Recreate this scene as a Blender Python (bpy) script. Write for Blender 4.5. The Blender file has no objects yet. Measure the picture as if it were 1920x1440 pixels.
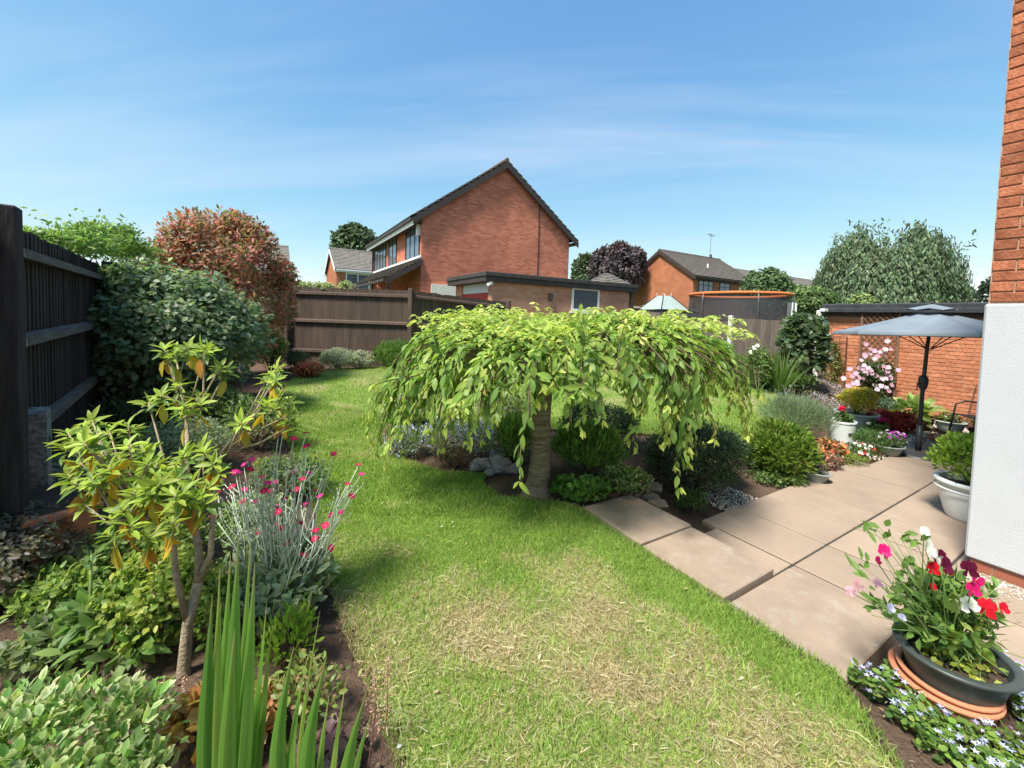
import bpy, math, random
import numpy as np
from mathutils import Matrix, Vector
rng = np.random.default_rng(11); random.seed(11)
S = bpy.context.scene
COL = S.collection
RAD = math.radians
# ------------------------------------------------------------------ camera
FPX, CX, CY, EYE = 760.0, 960.0, 628.0, 1.6          # focal length and optical centre in pixels of a 1920 px wide frame
PITCH, ROLL = RAD(2.6), RAD(1.6)
cF = np.array([0, math.cos(PITCH), -math.sin(PITCH)]); _r = np.array([1., 0, 0]); _u = np.cross(_r, cF)
cR = _r*math.cos(ROLL)+_u*math.sin(ROLL); cU = -_r*math.sin(ROLL)+_u*math.cos(ROLL)
cam = bpy.data.cameras.new('camera'); cam_o = bpy.data.objects.new('camera', cam); COL.objects.link(cam_o)
cam.sensor_width = 36; cam.lens = FPX/1920*36; cam.shift_y = -(720-CY)/1920; cam.clip_start = .05; cam.clip_end = 3000
cam_o.matrix_world = Matrix(((cR[0], cU[0], -cF[0], 0), (cR[1], cU[1], -cF[1], 0), (cR[2], cU[2], -cF[2], EYE), (0, 0, 0, 1)))
S.camera = cam_o
# ------------------------------------------------------------------ light
SUN_HEAD, SUN_EL = RAD(-137), RAD(59)                 # the sun stands behind the left shoulder
W = bpy.data.worlds.new('World'); S.world = W; W.use_nodes = True
nt = W.node_tree; nt.nodes.clear()
def N(nt, t, **k):
    n = nt.nodes.new(t)
    for a, b in k.items():
        if a[0] == 'i' and a[1:].isdigit(): n.inputs[int(a[1:])].default_value = b
        else: setattr(n, a, b)
    return n
sky = N(nt, 'ShaderNodeTexSky', sky_type='NISHITA', sun_disc=False, sun_elevation=SUN_EL, sun_rotation=SUN_HEAD, air_density=1.0, dust_density=0.3, ozone_density=2.0)
tc = N(nt, 'ShaderNodeTexCoord')
sep = N(nt, 'ShaderNodeSeparateXYZ'); nt.links.new(tc.outputs['Generated'], sep.inputs[0])
zz = N(nt, 'ShaderNodeMath', operation='ADD', i1=.12); nt.links.new(sep.outputs[2], zz.inputs[0])
def mth(op, a, b):
    n = N(nt, 'ShaderNodeMath', operation=op)
    for i, s in enumerate((a, b)):
        if isinstance(s, (int, float)): n.inputs[i].default_value = s
        else: nt.links.new(s, n.inputs[i])
    return n.outputs[0]
px_ = mth('DIVIDE', sep.outputs[0], zz.outputs[0]); py_ = mth('DIVIDE', sep.outputs[1], zz.outputs[0])
cb = N(nt, 'ShaderNodeCombineXYZ'); nt.links.new(mth('MULTIPLY', px_, .34), cb.inputs[0])
nt.links.new(mth('ADD', mth('MULTIPLY', py_, 1.5), mth('MULTIPLY', px_, .16)), cb.inputs[1]); cb.inputs[2].default_value = 9.18
n1 = N(nt, 'ShaderNodeTexNoise'); n1.inputs['Scale'].default_value = 1.15; n1.inputs['Detail'].default_value = 9; n1.inputs['Roughness'].default_value = .55; n1.inputs['Distortion'].default_value = .5
nt.links.new(cb.outputs[0], n1.inputs['Vector'])
n2 = N(nt, 'ShaderNodeTexNoise'); n2.inputs['Scale'].default_value = .55; n2.inputs['Detail'].default_value = 3
nt.links.new(cb.outputs[0], n2.inputs['Vector'])
rp = N(nt, 'ShaderNodeValToRGB'); rp.color_ramp.elements[0].position = .42; rp.color_ramp.elements[1].position = .76
nt.links.new(n1.outputs[0], rp.inputs[0])
rp2 = N(nt, 'ShaderNodeValToRGB'); rp2.color_ramp.elements[0].position = .30; rp2.color_ramp.elements[1].position = .62
nt.links.new(n2.outputs[0], rp2.inputs[0])
cl = mth('MULTIPLY', mth('MULTIPLY', rp.outputs[0], rp2.outputs[0]), .5)
mx = N(nt, 'ShaderNodeMix', data_type='RGBA'); nt.links.new(cl, mx.inputs[0])
def vm(op, a, b):
    n = N(nt, 'ShaderNodeVectorMath', operation=op)
    for i, q in enumerate((a, b)):
        if isinstance(q, tuple): n.inputs[i].default_value = q
        else: nt.links.new(q, n.inputs[i])
    return n.outputs[0]
so_ = sky.outputs[0]                                  # a milky summer sky: the glare near the horizon is held back
den = vm('ADD', vm('MULTIPLY', so_, (.0, .13, .40)), (1, 1, 1))
nt.links.new(vm('MULTIPLY', vm('DIVIDE', so_, den), (.325, .54, 1.0)), mx.inputs[6]); mx.inputs[7].default_value = (1.35, 1.55, 1.85, 1)
bg = N(nt, 'ShaderNodeBackground'); bg.inputs[1].default_value = .15
nt.links.new(mx.outputs[2], bg.inputs[0])
wo = N(nt, 'ShaderNodeOutputWorld'); nt.links.new(bg.outputs[0], wo.inputs[0])
sl = bpy.data.lights.new('sun', 'SUN'); sl.energy = 2.25; sl.angle = RAD(12); sl.color = (1, .95, .86)
so = bpy.data.objects.new('sun', sl); COL.objects.link(so)
sd = Vector((math.sin(SUN_HEAD)*math.cos(SUN_EL), math.cos(SUN_HEAD)*math.cos(SUN_EL), math.sin(SUN_EL)))
so.rotation_euler = sd.to_track_quat('Z', 'Y').to_euler()
S.view_settings.view_transform = 'Standard'; S.view_settings.look = 'None'; S.view_settings.gamma = 1; S.view_settings.exposure = 1.95
S.cycles.max_bounces = 8; S.cycles.transparent_max_bounces = 8; S.cycles.use_denoising = True
# ------------------------------------------------------------------ places: pixel of the photograph -> point of the garden
AU = RAD(31.2)                                       # the plot's own axes: u runs away to the left, v away to the right
UX, VX = np.array([-math.sin(AU), math.cos(AU)]), np.array([math.cos(AU), math.sin(AU)])
def uv(u, v, z=0.): q = UX*u+VX*v; return np.array([q[0], q[1], z])
def to_uv(x, y): return x*UX[0]+y*UX[1], x*VX[0]+y*VX[1]
def ss(a, b, x): t = np.clip((x-a)/(b-a), 0, 1); return t*t*(3-2*t)
PZ = -.2
def gz(x, y):
    x = np.asarray(x, float); y = np.asarray(y, float)
    u, v = to_uv(x, y)
    base = .3*ss(3, 9, y) + .14*ss(-1.6, -3.2, x)*ss(8, 5, y)
    w = np.where((u > .62) & (u < 2.62), ss(2.3, 2.42, v), ss(2.93, 3.1, v))*(1-ss(2.15+.95*ss(5.6, 7.2, v), 3.6+.7*ss(5.6, 7.2, v), u))
    w = np.where((u > 2.4) & (v < 3.0), 0, w)
    return base*(1-w)+(PZ-.035)*w
def ray(x, y): return cF+cR*(x-CX)/FPX-cU*(y-CY)/FPX
def at(x, y, depth): d = ray(x, y); return np.array([0, 0, EYE])+d*depth/d[1]
def on(x, y, z): d = ray(x, y); t = (z-EYE)/d[2]; return np.array([0, 0, EYE])+d*t
def gp(x, y):
    z = 0.
    for _ in range(25):
        p = on(x, y, z); z = .5*z+.5*float(gz(p[0], p[1]))
    p = on(x, y, z); p[2] = float(gz(p[0], p[1])); return p
# ------------------------------------------------------------------ materials
MATS = {}
def mat(name, col, rough=.7, var=.12, scale=8., bump=.0, bscale=None, spec=.3, metal=0., col2=None, coord='Object', stretch=(1, 1, 1), rnd=0., detail=6):
    if name in MATS: return MATS[name]
    m = bpy.data.materials.new(name); m.use_nodes = True; t = m.node_tree; b = t.nodes['Principled BSDF']
    b.inputs['Roughness'].default_value = rough; b.inputs['Specular IOR Level'].default_value = spec; b.inputs['Metallic'].default_value = metal
    c = N(t, 'ShaderNodeTexCoord'); mp = N(t, 'ShaderNodeMapping'); mp.inputs['Scale'].default_value = stretch
    t.links.new(c.outputs[coord], mp.inputs[0])
    oi = N(t, 'ShaderNodeObjectInfo')
    if rnd:
        cm = N(t, 'ShaderNodeVectorMath', operation='SCALE'); cv = N(t, 'ShaderNodeCombineXYZ')
        for i in range(3): t.links.new(oi.outputs['Random'], cv.inputs[i])
        t.links.new(cv.outputs[0], cm.inputs[0]); cm.inputs['Scale'].default_value = 37.
        t.links.new(cm.outputs[0], mp.inputs['Location'])
    n = N(t, 'ShaderNodeTexNoise'); n.inputs['Scale'].default_value = scale; n.inputs['Detail'].default_value = detail; n.inputs['Roughness'].default_value = .6
    t.links.new(mp.outputs[0], n.inputs['Vector'])
    r = N(t, 'ShaderNodeValToRGB'); r.color_ramp.elements[0].position = .3; r.color_ramp.elements[1].position = .7
    a = np.array(col); d = np.array(col2) if col2 is not None else None
    r.color_ramp.elements[0].color = (*np.clip(a*(1-var), 0, 1), 1)
    r.color_ramp.elements[1].color = (*np.clip((d if d is not None else a*(1+var)), 0, 1), 1)
    t.links.new(n.outputs[0], r.inputs[0]); out = r.outputs[0]
    if rnd:
        h = N(t, 'ShaderNodeHueSaturation'); mr = N(t, 'ShaderNodeMapRange'); mr.inputs[3].default_value = 1-rnd; mr.inputs[4].default_value = 1+rnd
        t.links.new(oi.outputs['Random'], mr.inputs[0]); t.links.new(mr.outputs[0], h.inputs['Value']); t.links.new(out, h.inputs['Color']); out = h.outputs[0]
    t.links.new(out, b.inputs['Base Color'])
    if bump:
        n2 = N(t, 'ShaderNodeTexNoise'); n2.inputs['Scale'].default_value = bscale or scale*4; n2.inputs['Detail'].default_value = 5
        t.links.new(mp.outputs[0], n2.inputs['Vector'])
        bp = N(t, 'ShaderNodeBump'); bp.inputs['Strength'].default_value = bump; bp.inputs['Distance'].default_value = .02
        t.links.new(n2.outputs[0], bp.inputs['Height']); t.links.new(bp.outputs[0], b.inputs['Normal'])
    MATS[name] = m; return m
def leafmat(name, trans=.35, rough=.45, spec=.35):
    if name in MATS: return MATS[name]
    m = bpy.data.materials.new(name); m.use_nodes = True; t = m.node_tree; b = t.nodes['Principled BSDF']
    at_ = N(t, 'ShaderNodeAttribute', attribute_name='col')
    b.inputs['Roughness'].default_value = rough; b.inputs['Specular IOR Level'].default_value = spec
    t.links.new(at_.outputs['Color'], b.inputs['Base Color'])
    tr = N(t, 'ShaderNodeBsdfTranslucent')
    h = N(t, 'ShaderNodeMix', data_type='RGBA', blend_type='MULTIPLY'); h.inputs[0].default_value = 1; h.inputs[7].default_value = (1.25, 1.3, .75, 1)
    t.links.new(at_.outputs['Color'], h.inputs[6]); t.links.new(h.outputs[2], tr.inputs[0])
    ms = N(t, 'ShaderNodeMixShader'); ms.inputs[0].default_value = trans
    t.links.new(b.outputs[0], ms.inputs[1]); t.links.new(tr.outputs[0], ms.inputs[2])
    t.links.new(ms.outputs[0], t.nodes['Material Output'].inputs[0])
    MATS[name] = m; return m
def brickmat(name, c1, c2, mortar, bw=.225, bh=.075, swap=False):
    if name in MATS: return MATS[name]
    m = bpy.data.materials.new(name); m.use_nodes = True; t = m.node_tree; b = t.nodes['Principled BSDF']
    b.inputs['Roughness'].default_value = .85; b.inputs['Specular IOR Level'].default_value = .2
    c = N(t, 'ShaderNodeTexCoord'); s = N(t, 'ShaderNodeSeparateXYZ'); t.links.new(c.outputs['Object'], s.inputs[0])
    ad = N(t, 'ShaderNodeMath', operation='ADD'); t.links.new(s.outputs[0], ad.inputs[0]); t.links.new(s.outputs[1], ad.inputs[1])
    cb = N(t, 'ShaderNodeCombineXYZ'); t.links.new(ad.outputs[0], cb.inputs[0]); t.links.new(s.outputs[2], cb.inputs[1])
    k = N(t, 'ShaderNodeTexBrick'); k.offset = .5; k.inputs['Scale'].default_value = 1; k.inputs['Brick Width'].default_value = bw; k.inputs['Row Height'].default_value = bh
    k.inputs['Mortar Size'].default_value = .005; k.inputs['Mortar Smooth'].default_value = .2; k.inputs['Bias'].default_value = -.1
    k.inputs['Color1'].default_value = (*c1, 1); k.inputs['Color2'].default_value = (*c2, 1); k.inputs['Mortar'].default_value = (*mortar, 1)
    t.links.new(cb.outputs[0], k.inputs['Vector'])
    n = N(t, 'ShaderNodeTexNoise'); n.inputs['Scale'].default_value = .55; n.inputs['Detail'].default_value = 8; n.inputs['Roughness'].default_value = .7
    t.links.new(c.outputs['Object'], n.inputs['Vector'])
    mr = N(t, 'ShaderNodeMapRange'); mr.inputs[1].default_value = .3; mr.inputs[2].default_value = .7; mr.inputs[3].default_value = .72; mr.inputs[4].default_value = 1.25
    t.links.new(n.outputs[0], mr.inputs[0])
    h = N(t, 'ShaderNodeHueSaturation'); t.links.new(mr.outputs[0], h.inputs['Value']); t.links.new(k.outputs['Color'], h.inputs['Color'])
    t.links.new(h.outputs[0], b.inputs['Base Color'])
    bp = N(t, 'ShaderNodeBump'); bp.inputs['Strength'].default_value = .5; bp.inputs['Distance'].default_value = .01; bp.invert = True
    t.links.new(k.outputs['Fac'], bp.inputs['Height']); t.links.new(bp.outputs[0], b.inputs['Normal'])
    MATS[name] = m; return m
def glassmat():
    if 'window_glass' in MATS: return MATS['window_glass']
    m = mat('window_glass', (.10, .13, .17), .04, .35, 2.5, spec=.9); return m
LEAF, PETAL, STEMC = leafmat('leaf', .48), leafmat('petal', .3, .6, .2), leafmat('stem_skin', .0, .8, .15)
FAR = leafmat('far_leaf', .2, .6, .15)
# ------------------------------------------------------------------ meshes
def tag(o, label=None, cat=None, group=None, kind=None):
    if label: o['label'] = label
    if cat: o['category'] = cat
    if group: o['group'] = group
    if kind: o['kind'] = kind
    return o
def link(name, data, parent=None, loc=(0, 0, 0), rz=0.):
    o = bpy.data.objects.new(name, data); COL.objects.link(o); o.location = loc; o.rotation_euler = (0, 0, rz)
    if parent is not None: o.parent = parent
    return o
def thing(name, label, cat, loc=(0, 0, 0), rz=0., group=None): return tag(link(name, None, None, tuple(map(float, loc)), rz), label, cat, group)
class MB:
    def __init__(s): s.v = []; s.f = []; s.c = []
    def add(s, vs, fs):
        o = len(s.v); s.v += [tuple(map(float, p)) for p in vs]; s.f += [tuple(i+o for i in f) for f in fs]; return s
    def box(s, x0, x1, y0, y1, z0, z1, c=0.):
        if c <= 0:
            return s.add([(x, y, z) for z in (z0, z1) for y in (y0, y1) for x in (x0, x1)], [(0, 2, 3, 1), (4, 5, 7, 6), (0, 1, 5, 4), (2, 6, 7, 3), (0, 4, 6, 2), (1, 3, 7, 5)])
        m = ((x0+x1)/2, (y0+y1)/2, (z0+z1)/2); h = ((x1-x0)/2, (y1-y0)/2, (z1-z0)/2); vs = []; ix = {}
        for sx in (-1, 1):
            for sy in (-1, 1):
                for sz in (-1, 1):
                    g = (sx, sy, sz)
                    for a in range(3):
                        ix[g, a] = len(vs); vs.append(tuple(m[i]+g[i]*(h[i]-(0 if i == a else c)) for i in range(3)))
        fs = []
        for a in range(3):
            b, d = [i for i in range(3) if i != a]
            for q in (-1, 1):
                l = []
                for pb, pd in ((-1, -1), (1, -1), (1, 1), (-1, 1)):
                    g = [0, 0, 0]; g[a] = q; g[b] = pb; g[d] = pd; l.append(ix[tuple(g), a])
                fs.append(tuple(l))
            for pb in (-1, 1):
                for pd in (-1, 1):
                    g0 = [0]*3; g0[a] = -1; g0[b] = pb; g0[d] = pd; g1 = list(g0); g1[a] = 1; g0 = tuple(g0); g1 = tuple(g1)
                    fs.append((ix[g0, b], ix[g0, d], ix[g1, d], ix[g1, b]))
        for sx in (-1, 1):
            for sy in (-1, 1):
                for sz in (-1, 1): fs.append(tuple(ix[(sx, sy, sz), a] for a in range(3)))
        return s.add(vs, fs)
    def prism(s, poly, y0, y1, ax='y'):      # poly in (x,z), pushed along y (or poly in (y,z) along x, or (x,y) along z)
        n = len(poly)
        def p(a, b, t): return (a, t, b) if ax == 'y' else ((t, a, b) if ax == 'x' else (a, b, t))
        return s.add([p(a, b, y0) for a, b in poly]+[p(a, b, y1) for a, b in poly], [tuple(range(n)), tuple(range(2*n-1, n-1, -1))]+[(i, (i+1) % n, n+(i+1) % n, n+i) for i in range(n)])
    def tube(s, pts, rad, n=6, cap=True):
        pts = [np.array(p, float) for p in pts]; k = len(pts)
        if not hasattr(rad, '__len__'): rad = [rad]*k
        vs = []; pn = None
        for i in range(k):
            d = pts[min(i+1, k-1)]-pts[max(i-1, 0)]; d = d/(np.linalg.norm(d)+1e-9)
            if pn is None: pn = np.cross(d, (0, 0, 1.) if abs(d[2]) < .9 else (1., 0, 0))
            else: pn = pn-d*(pn@d)
            pn = pn/(np.linalg.norm(pn)+1e-9); b = np.cross(d, pn)
            for j in range(n):
                a = 2*math.pi*j/n; vs.append(pts[i]+rad[i]*(pn*math.cos(a)+b*math.sin(a)))
        fs = [(i*n+j, i*n+(j+1) % n, (i+1)*n+(j+1) % n, (i+1)*n+j) for i in range(k-1) for j in range(n)]
        if cap: fs += [tuple(range(n-1, -1, -1)), tuple(range((k-1)*n, k*n))]
        return s.add(vs, fs)
    def lathe(s, prof, n=28, c=(0, 0, 0), sx=1., sy=1., cap=False):
        vs = [(c[0]+r*sx*math.cos(2*math.pi*j/n), c[1]+r*sy*math.sin(2*math.pi*j/n), c[2]+z) for r, z in prof for j in range(n)]
        fs = [(i*n+j, i*n+(j+1) % n, (i+1)*n+(j+1) % n, (i+1)*n+j) for i in range(len(prof)-1) for j in range(n)]
        if cap: fs += [tuple(range(n-1, -1, -1)), tuple(range((len(prof)-1)*n, len(prof)*n))]
        return s.add(vs, fs)
    def mesh(s, name, m, smooth=False):
        me = bpy.data.meshes.new(name); me.from_pydata(s.v, [], s.f); me.materials.append(m)
        if smooth: me.shade_smooth()
        return me
    def build(s, name, m, parent=None, loc=(0, 0, 0), rz=0., smooth=False): return link(name, s.mesh(name, m, smooth), parent, loc, rz)
def box(name, m, parent, x0, x1, y0, y1, z0, z1, c=.0, **k): return MB().box(x0, x1, y0, y1, z0, z1, c).build(name, m, parent, **k)
# leaf shapes: (across, along, lift) per vertex, triangles, and how far each vertex lies towards the margin
def _t(v, f, e): return np.array(v, float), np.array(f, int), np.array(e, float)
LANCE = _t([(0, 0, 0), (-.42, .3, .06), (0, .3, .0), (.42, .3, .06), (-.46, .58, .03), (0, .58, -.03), (.46, .58, .03), (-.2, .85, -.07), (.2, .85, -.07), (0, 1, -.14)],
           [(0, 2, 1), (0, 3, 2), (1, 2, 5), (1, 5, 4), (2, 3, 6), (2, 6, 5), (4, 5, 7), (5, 6, 8), (5, 8, 7), (7, 8, 9)], [.3, 1, 0, 1, 1, 0, 1, 1, 1, 1])
OVAL = _t([(0, 0, 0), (-.45, .35, .08), (0, .4, 0), (.45, .35, .08), (-.38, .72, .04), (.38, .72, .04), (0, 1, -.04)],
          [(0, 2, 1), (0, 3, 2), (1, 2, 4), (2, 3, 5), (2, 5, 6), (2, 6, 4)], [.3, 1, 0, 1, 1, 1, 1])
DIAM = _t([(0, 0, 0), (-.5, .5, .1), (.5, .5, .1), (0, 1, 0)], [(0, 1, 2), (1, 3, 2)], [0, 1, 1, .5])
TRI = _t([(-.5, 0, 0), (.5, 0, 0), (0, 1, 0)], [(0, 1, 2)], [.5, .5, 1])
BLADE = _t([(-.5, 0, 0), (.5, 0, 0), (-.42, .5, .03), (.42, .5, .03), (0, 1, -.12)], [(0, 1, 3), (0, 3, 2), (2, 3, 4)], [.5, .5, .5, .5, 1])
LOBE = _t([(0, 0, 0), (0, .5, -.03)]+[(.5*math.sin(a)*k, .5-.5*math.cos(a)*k, .05) for a, k in [(0.5, .9), (1.1, .75), (1.6, 1.05), (2.1, .75), (2.6, 1.0), (3.14, .85), (3.68, 1.0), (4.18, .75), (4.68, 1.05), (5.2, .75), (5.8, .9)]],
          [(1, i, i+1) for i in range(2, 12)]+[(1, 0, 2), (1, 12, 0)], [0, 0]+[1]*11)
def nrm(a): return a/(np.linalg.norm(a, axis=-1, keepdims=True)+1e-9)
def leafmesh(name, tm, pos, d, n, L, Wd, col, colm=None, m=None):
    T, Fc, E = tm; pos = np.asarray(pos, float); k = len(pos); d = nrm(np.asarray(d, float)); n = np.asarray(n, float)
    n = nrm(n-d*np.sum(n*d, 1, keepdims=True)); x = np.cross(d, n)
    L = np.broadcast_to(L, k)[:, None, None]; Wd = np.broadcast_to(Wd, k)[:, None, None]
    P = pos[:, None]+x[:, None]*T[None, :, :1]*Wd+d[:, None]*T[None, :, 1:2]*L+n[:, None]*T[None, :, 2:]*L
    nv = len(T); F = (np.arange(k)[:, None, None]*nv+Fc[None]).reshape(-1)
    me = bpy.data.meshes.new(name); me.vertices.add(k*nv); me.vertices.foreach_set('co', P.reshape(-1).astype(np.float32))
    nf = len(F)//3; me.loops.add(nf*3); me.loops.foreach_set('vertex_index', F.astype(np.int32)); me.polygons.add(nf)
    me.polygons.foreach_set('loop_start', np.arange(0, nf*3, 3, dtype=np.int32))
    col = np.broadcast_to(np.asarray(col, float), (k, 3)); c = np.repeat(col[:, None], nv, 1)
    if colm is not None:
        cm = np.broadcast_to(np.asarray(colm, float), (k, 3))[:, None]; e = E[None, :, None]; c = c*(1-e)+cm*e
    A = np.ones((k*nv, 4), np.float32); A[:, :3] = c.reshape(-1, 3)
    me.update(calc_edges=True); a = me.attributes.new('col', 'FLOAT_COLOR', 'POINT'); a.data.foreach_set('color', A.reshape(-1))
    me.materials.append(m or LEAF); return me
def leaves(name, *a, parent=None, stuff=True, **k):
    o = link(name, leafmesh(name, *a, **k), parent)
    if stuff: o['kind'] = 'stuff'
    return o
def pal(k, cols, w=None, jit=.16):
    c = np.array(cols, float); i = rng.choice(len(c), k, p=None if w is None else np.array(w)/np.sum(w))
    o = c[i]*(1+jit*rng.standard_normal((k, 1)))*(1+.06*rng.standard_normal((k, 3))); return np.clip(o, .004, .9)
def sph(k): return nrm(rng.standard_normal((k, 3)))
def single_leaves(name, tm, pos, d, n, L, Wd, cols, parent, colm=None, m=None, nm=8, label=None):
    # each leaf an object of its own; alike leaves share one of a few meshes
    ms = []
    for i in range(nm):
        c = cols[rng.integers(len(cols))]*(1+.12*rng.standard_normal())
        ms.append(leafmesh(name, tm, [(0, 0, 0)], [(0, 1, 0)], [(0, 0, 1)], 1., 1., [np.clip(c, .004, .9)], None if colm is None else [colm], m))
    d = nrm(np.asarray(d, float)); n = np.asarray(n, float); n = nrm(n-d*np.sum(n*d, 1, keepdims=True)); x = np.cross(d, n)
    L = np.broadcast_to(L, len(pos)); Wd = np.broadcast_to(Wd, len(pos))
    for i in range(len(pos)):
        o = link(name, ms[rng.integers(nm)], parent)
        M = Matrix.Identity(4)
        for r in range(3): M[r][0] = x[i, r]*Wd[i]; M[r][1] = d[i, r]*L[i]; M[r][2] = n[i, r]*L[i]; M[r][3] = pos[i][r]
        o.matrix_basis = M
def blob(c, r, k, lump=14, lr=.42, deep=2.0, floor=None):
    c = np.array(c, float); r = np.array(r, float); q = sph(lump); q[:, 2] = np.where(q[:, 2] < -.3, -q[:, 2], q[:, 2])
    sc = rng.uniform(.75, 1.2, lump)
    lc = c+q*r*(1-lr*sc[:, None]*.9)
    i = rng.integers(lump, size=k); s = sph(k); rad = rng.random(k)**(1/deep)
    p = lc[i]+s*r*lr*sc[i][:, None]*rad[:, None]
    # fill between the lobes
    j = rng.random(k) < .3; p[j] = c+s[j]*r*(.92*rng.random((j.sum(), 1))**.4)
    n = nrm((p-c)/r*.7+s*.6)
    if floor is not None: p[:, 2] = np.maximum(p[:, 2], floor+.01+.02*rng.random(k))
    return p, n
def dirs(n, out=.5, up=.1, rand=.8):
    k = len(n); return nrm(n*out+np.array([0, 0, up])+sph(k)*rand)
def stems(name, base, tips, r0, r1, col, parent, n=5, bend=.25):
    o = MB()
    for t in tips:
        b = np.array(base, float)+np.array([rng.normal()*r0*1.5, rng.normal()*r0*1.5, 0]); t = np.array(t, float); h = (b+t)/2+np.array([rng.normal(), rng.normal(), .5])*bend*np.linalg.norm(t-b)*.35
        o.tube([b, (b+h)/2, h, (h+t)/2, t], [r0, r0*.85, (r0+r1)/2, r1*1.3, r1], n)
    return o.build(name, col, parent, smooth=True)
BARK = mat('bark', (.13, .09, .06), .9, .4, 20, .6, 60)
BARKP = mat('pale_bark', (.30, .24, .16), .9, .3, 30, .5, 80)
GSTEM = mat('green_stem', (.14, .22, .06), .7, .25, 30)
def shrub(name, label, x0, x1, yt, yb, ry, n, tm, L, Wd, cols, w=None, colm=None, lump=16, lr=.42, base=None, out=.5, up=.1, rand=.8, group=None, cat='shrub', stem=True, m=None, deep=2.0, jit=.16, rbot=1.0):
    b = gp((x0+x1)/2, yb) if base is None else np.array(base, float)
    dp = b[1]+ry*.7; rx = (x1-x0)/2*dp/FPX; top = at((x0+x1)/2, yt, dp)[2]; ct = at((x0+x1)/2, yb, dp); g = b[2]
    c = np.array([ct[0], dp, (top+g)/2]); r = np.array([rx, ry, max((top-g)/2, .05)*rbot]); c[2] = top-r[2]
    o = thing(name, label, cat, (c[0], c[1], g), 0, group)
    p, nn = blob(c, r, n, lump, lr, deep, g); d = dirs(nn, out, up, rand)
    Ls = L*rng.uniform(.7, 1.25, n)
    off = np.array([c[0], c[1], g])
    leaves('foliage', tm, p-off, d, nn+.5*sph(n)+np.array([0, 0, .5]), Ls, Ls*Wd, pal(n, cols, w, jit), None if colm is None else pal(n, [colm], None, .08), parent=o, m=m)
    if stem:
        tp, _ = blob(c, r*.75, 9, 9, .4, 2, g); stems('stem', (0, 0, -.02), tp-off, .012+.012*rx, .004, BARK, o)
    return o, c, r
# ------------------------------------------------------------------ noise on the ground
_lat = np.random.default_rng(5).random((64, 64))
def vn(x, y):
    x = np.asarray(x, float); y = np.asarray(y, float); i = np.floor(x).astype(int); j = np.floor(y).astype(int); a = x-i; b = y-j
    a = a*a*(3-2*a); b = b*b*(3-2*b); g = lambda p, q: _lat[p % 64, q % 64]
    return (g(i, j)*(1-a)+g(i+1, j)*a)*(1-b)+(g(i, j+1)*(1-a)+g(i+1, j+1)*a)*b
def fbm(x, y, o=4): return sum(vn(x*2**k+17*k, y*2**k+5*k)*.5**k for k in range(o))/sum(.5**k for k in range(o))
def inpoly(x, y, poly):
    r = np.zeros(np.shape(x), bool); n = len(poly)
    for i in range(n):
        (x0, y0), (x1, y1) = poly[i], poly[(i+1) % n]
        c = ((y0 > y) != (y1 > y)); r ^= c & (x < (x1-x0)*(y-y0)/(y1-y0+1e-12)+x0)
    return r
def P2(*pts): return [tuple(gp(a, b)[:2]) for a, b in pts]
LAWN = P2((740, 1440), (700, 1330), (655, 1215), (620, 1120), (605, 1050), (590, 960), (556, 870), (525, 800), (520, 740), (545, 712), (600, 697))
LAWN = [(-.2, -1.5), (-.3, .7)]+LAWN+[(-3.4, 9.6), (-2.4, 9.7), (0, 10.4), (3, 10.2), (5.0, 9.4), (5.9, 8.6), (5.6, 7.7), (4.9, 6.8), (4.1, 5.9), (3.0, 4.9), (2.2, 5.2), (1.2, 5.3), (0, 5.35), (-1.0, 5.4)]
LAWN += P2((722, 775), (711, 822), (740, 857), (830, 887), (912, 893), (905, 910), (940, 934), (1040, 944))
LAWN += [tuple(uv(2.54, 2.24)[:2]), tuple(uv(.74, 2.24)[:2]), (1.5, 1.62), (1.45, 1.35), (1.5, -1.5)]
# ------------------------------------------------------------------ ground
def axis(a, b, step, far):
    c = list(np.arange(a, b+1e-6, step)); o, s = [], step
    x = b
    while x < far: s *= 1.35; x += s; o.append(x)
    x = a; s = step; lo = []
    while x > -far: s *= 1.35; x -= s; lo.append(x)
    return np.array(lo[::-1]+c+o)
gx, gy = axis(-9, 12, .12, 900), axis(-4, 14, .12, 900)
X, Y = np.meshgrid(gx, gy); Z = gz(X, Y)-.01+.02*(fbm(X*3, Y*3)-.5)*(np.abs(X) < 12)*(Y < 14)
nx, ny = len(gx), len(gy)
me = bpy.data.meshes.new('ground'); i = np.arange(nx*ny).reshape(ny, nx)
me.from_pydata(np.stack([X.ravel(), Y.ravel(), Z.ravel()], 1).tolist(), [], np.stack([i[:-1, :-1].ravel(), i[:-1, 1:].ravel(), i[1:, 1:].ravel(), i[1:, :-1].ravel()], 1).tolist())
garden = ((X > -9.5) & (X < 10) & (Y < 12.2))
f = fbm(X*1.7, Y*1.7)[..., None]; soil = np.array([.105, .07, .05])*(.65+.7*f); turf = np.array([.075, .11, .03])*(.7+.6*f)
A = np.ones((nx*ny, 4), np.float32); A[:, :3] = np.where(garden[..., None], soil, turf).reshape(-1, 3)
a = me.attributes.new('col', 'FLOAT_COLOR', 'POINT'); a.data.foreach_set('color', A.ravel())
gm = leafmat('garden_soil', 0, .95, .1)
_t3 = gm.node_tree; _n = N(_t3, 'ShaderNodeTexNoise'); _n.inputs['Scale'].default_value = 45; _n.inputs['Detail'].default_value = 6
_b = N(_t3, 'ShaderNodeBump'); _b.inputs['Strength'].default_value = .9; _b.inputs['Distance'].default_value = .03
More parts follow.
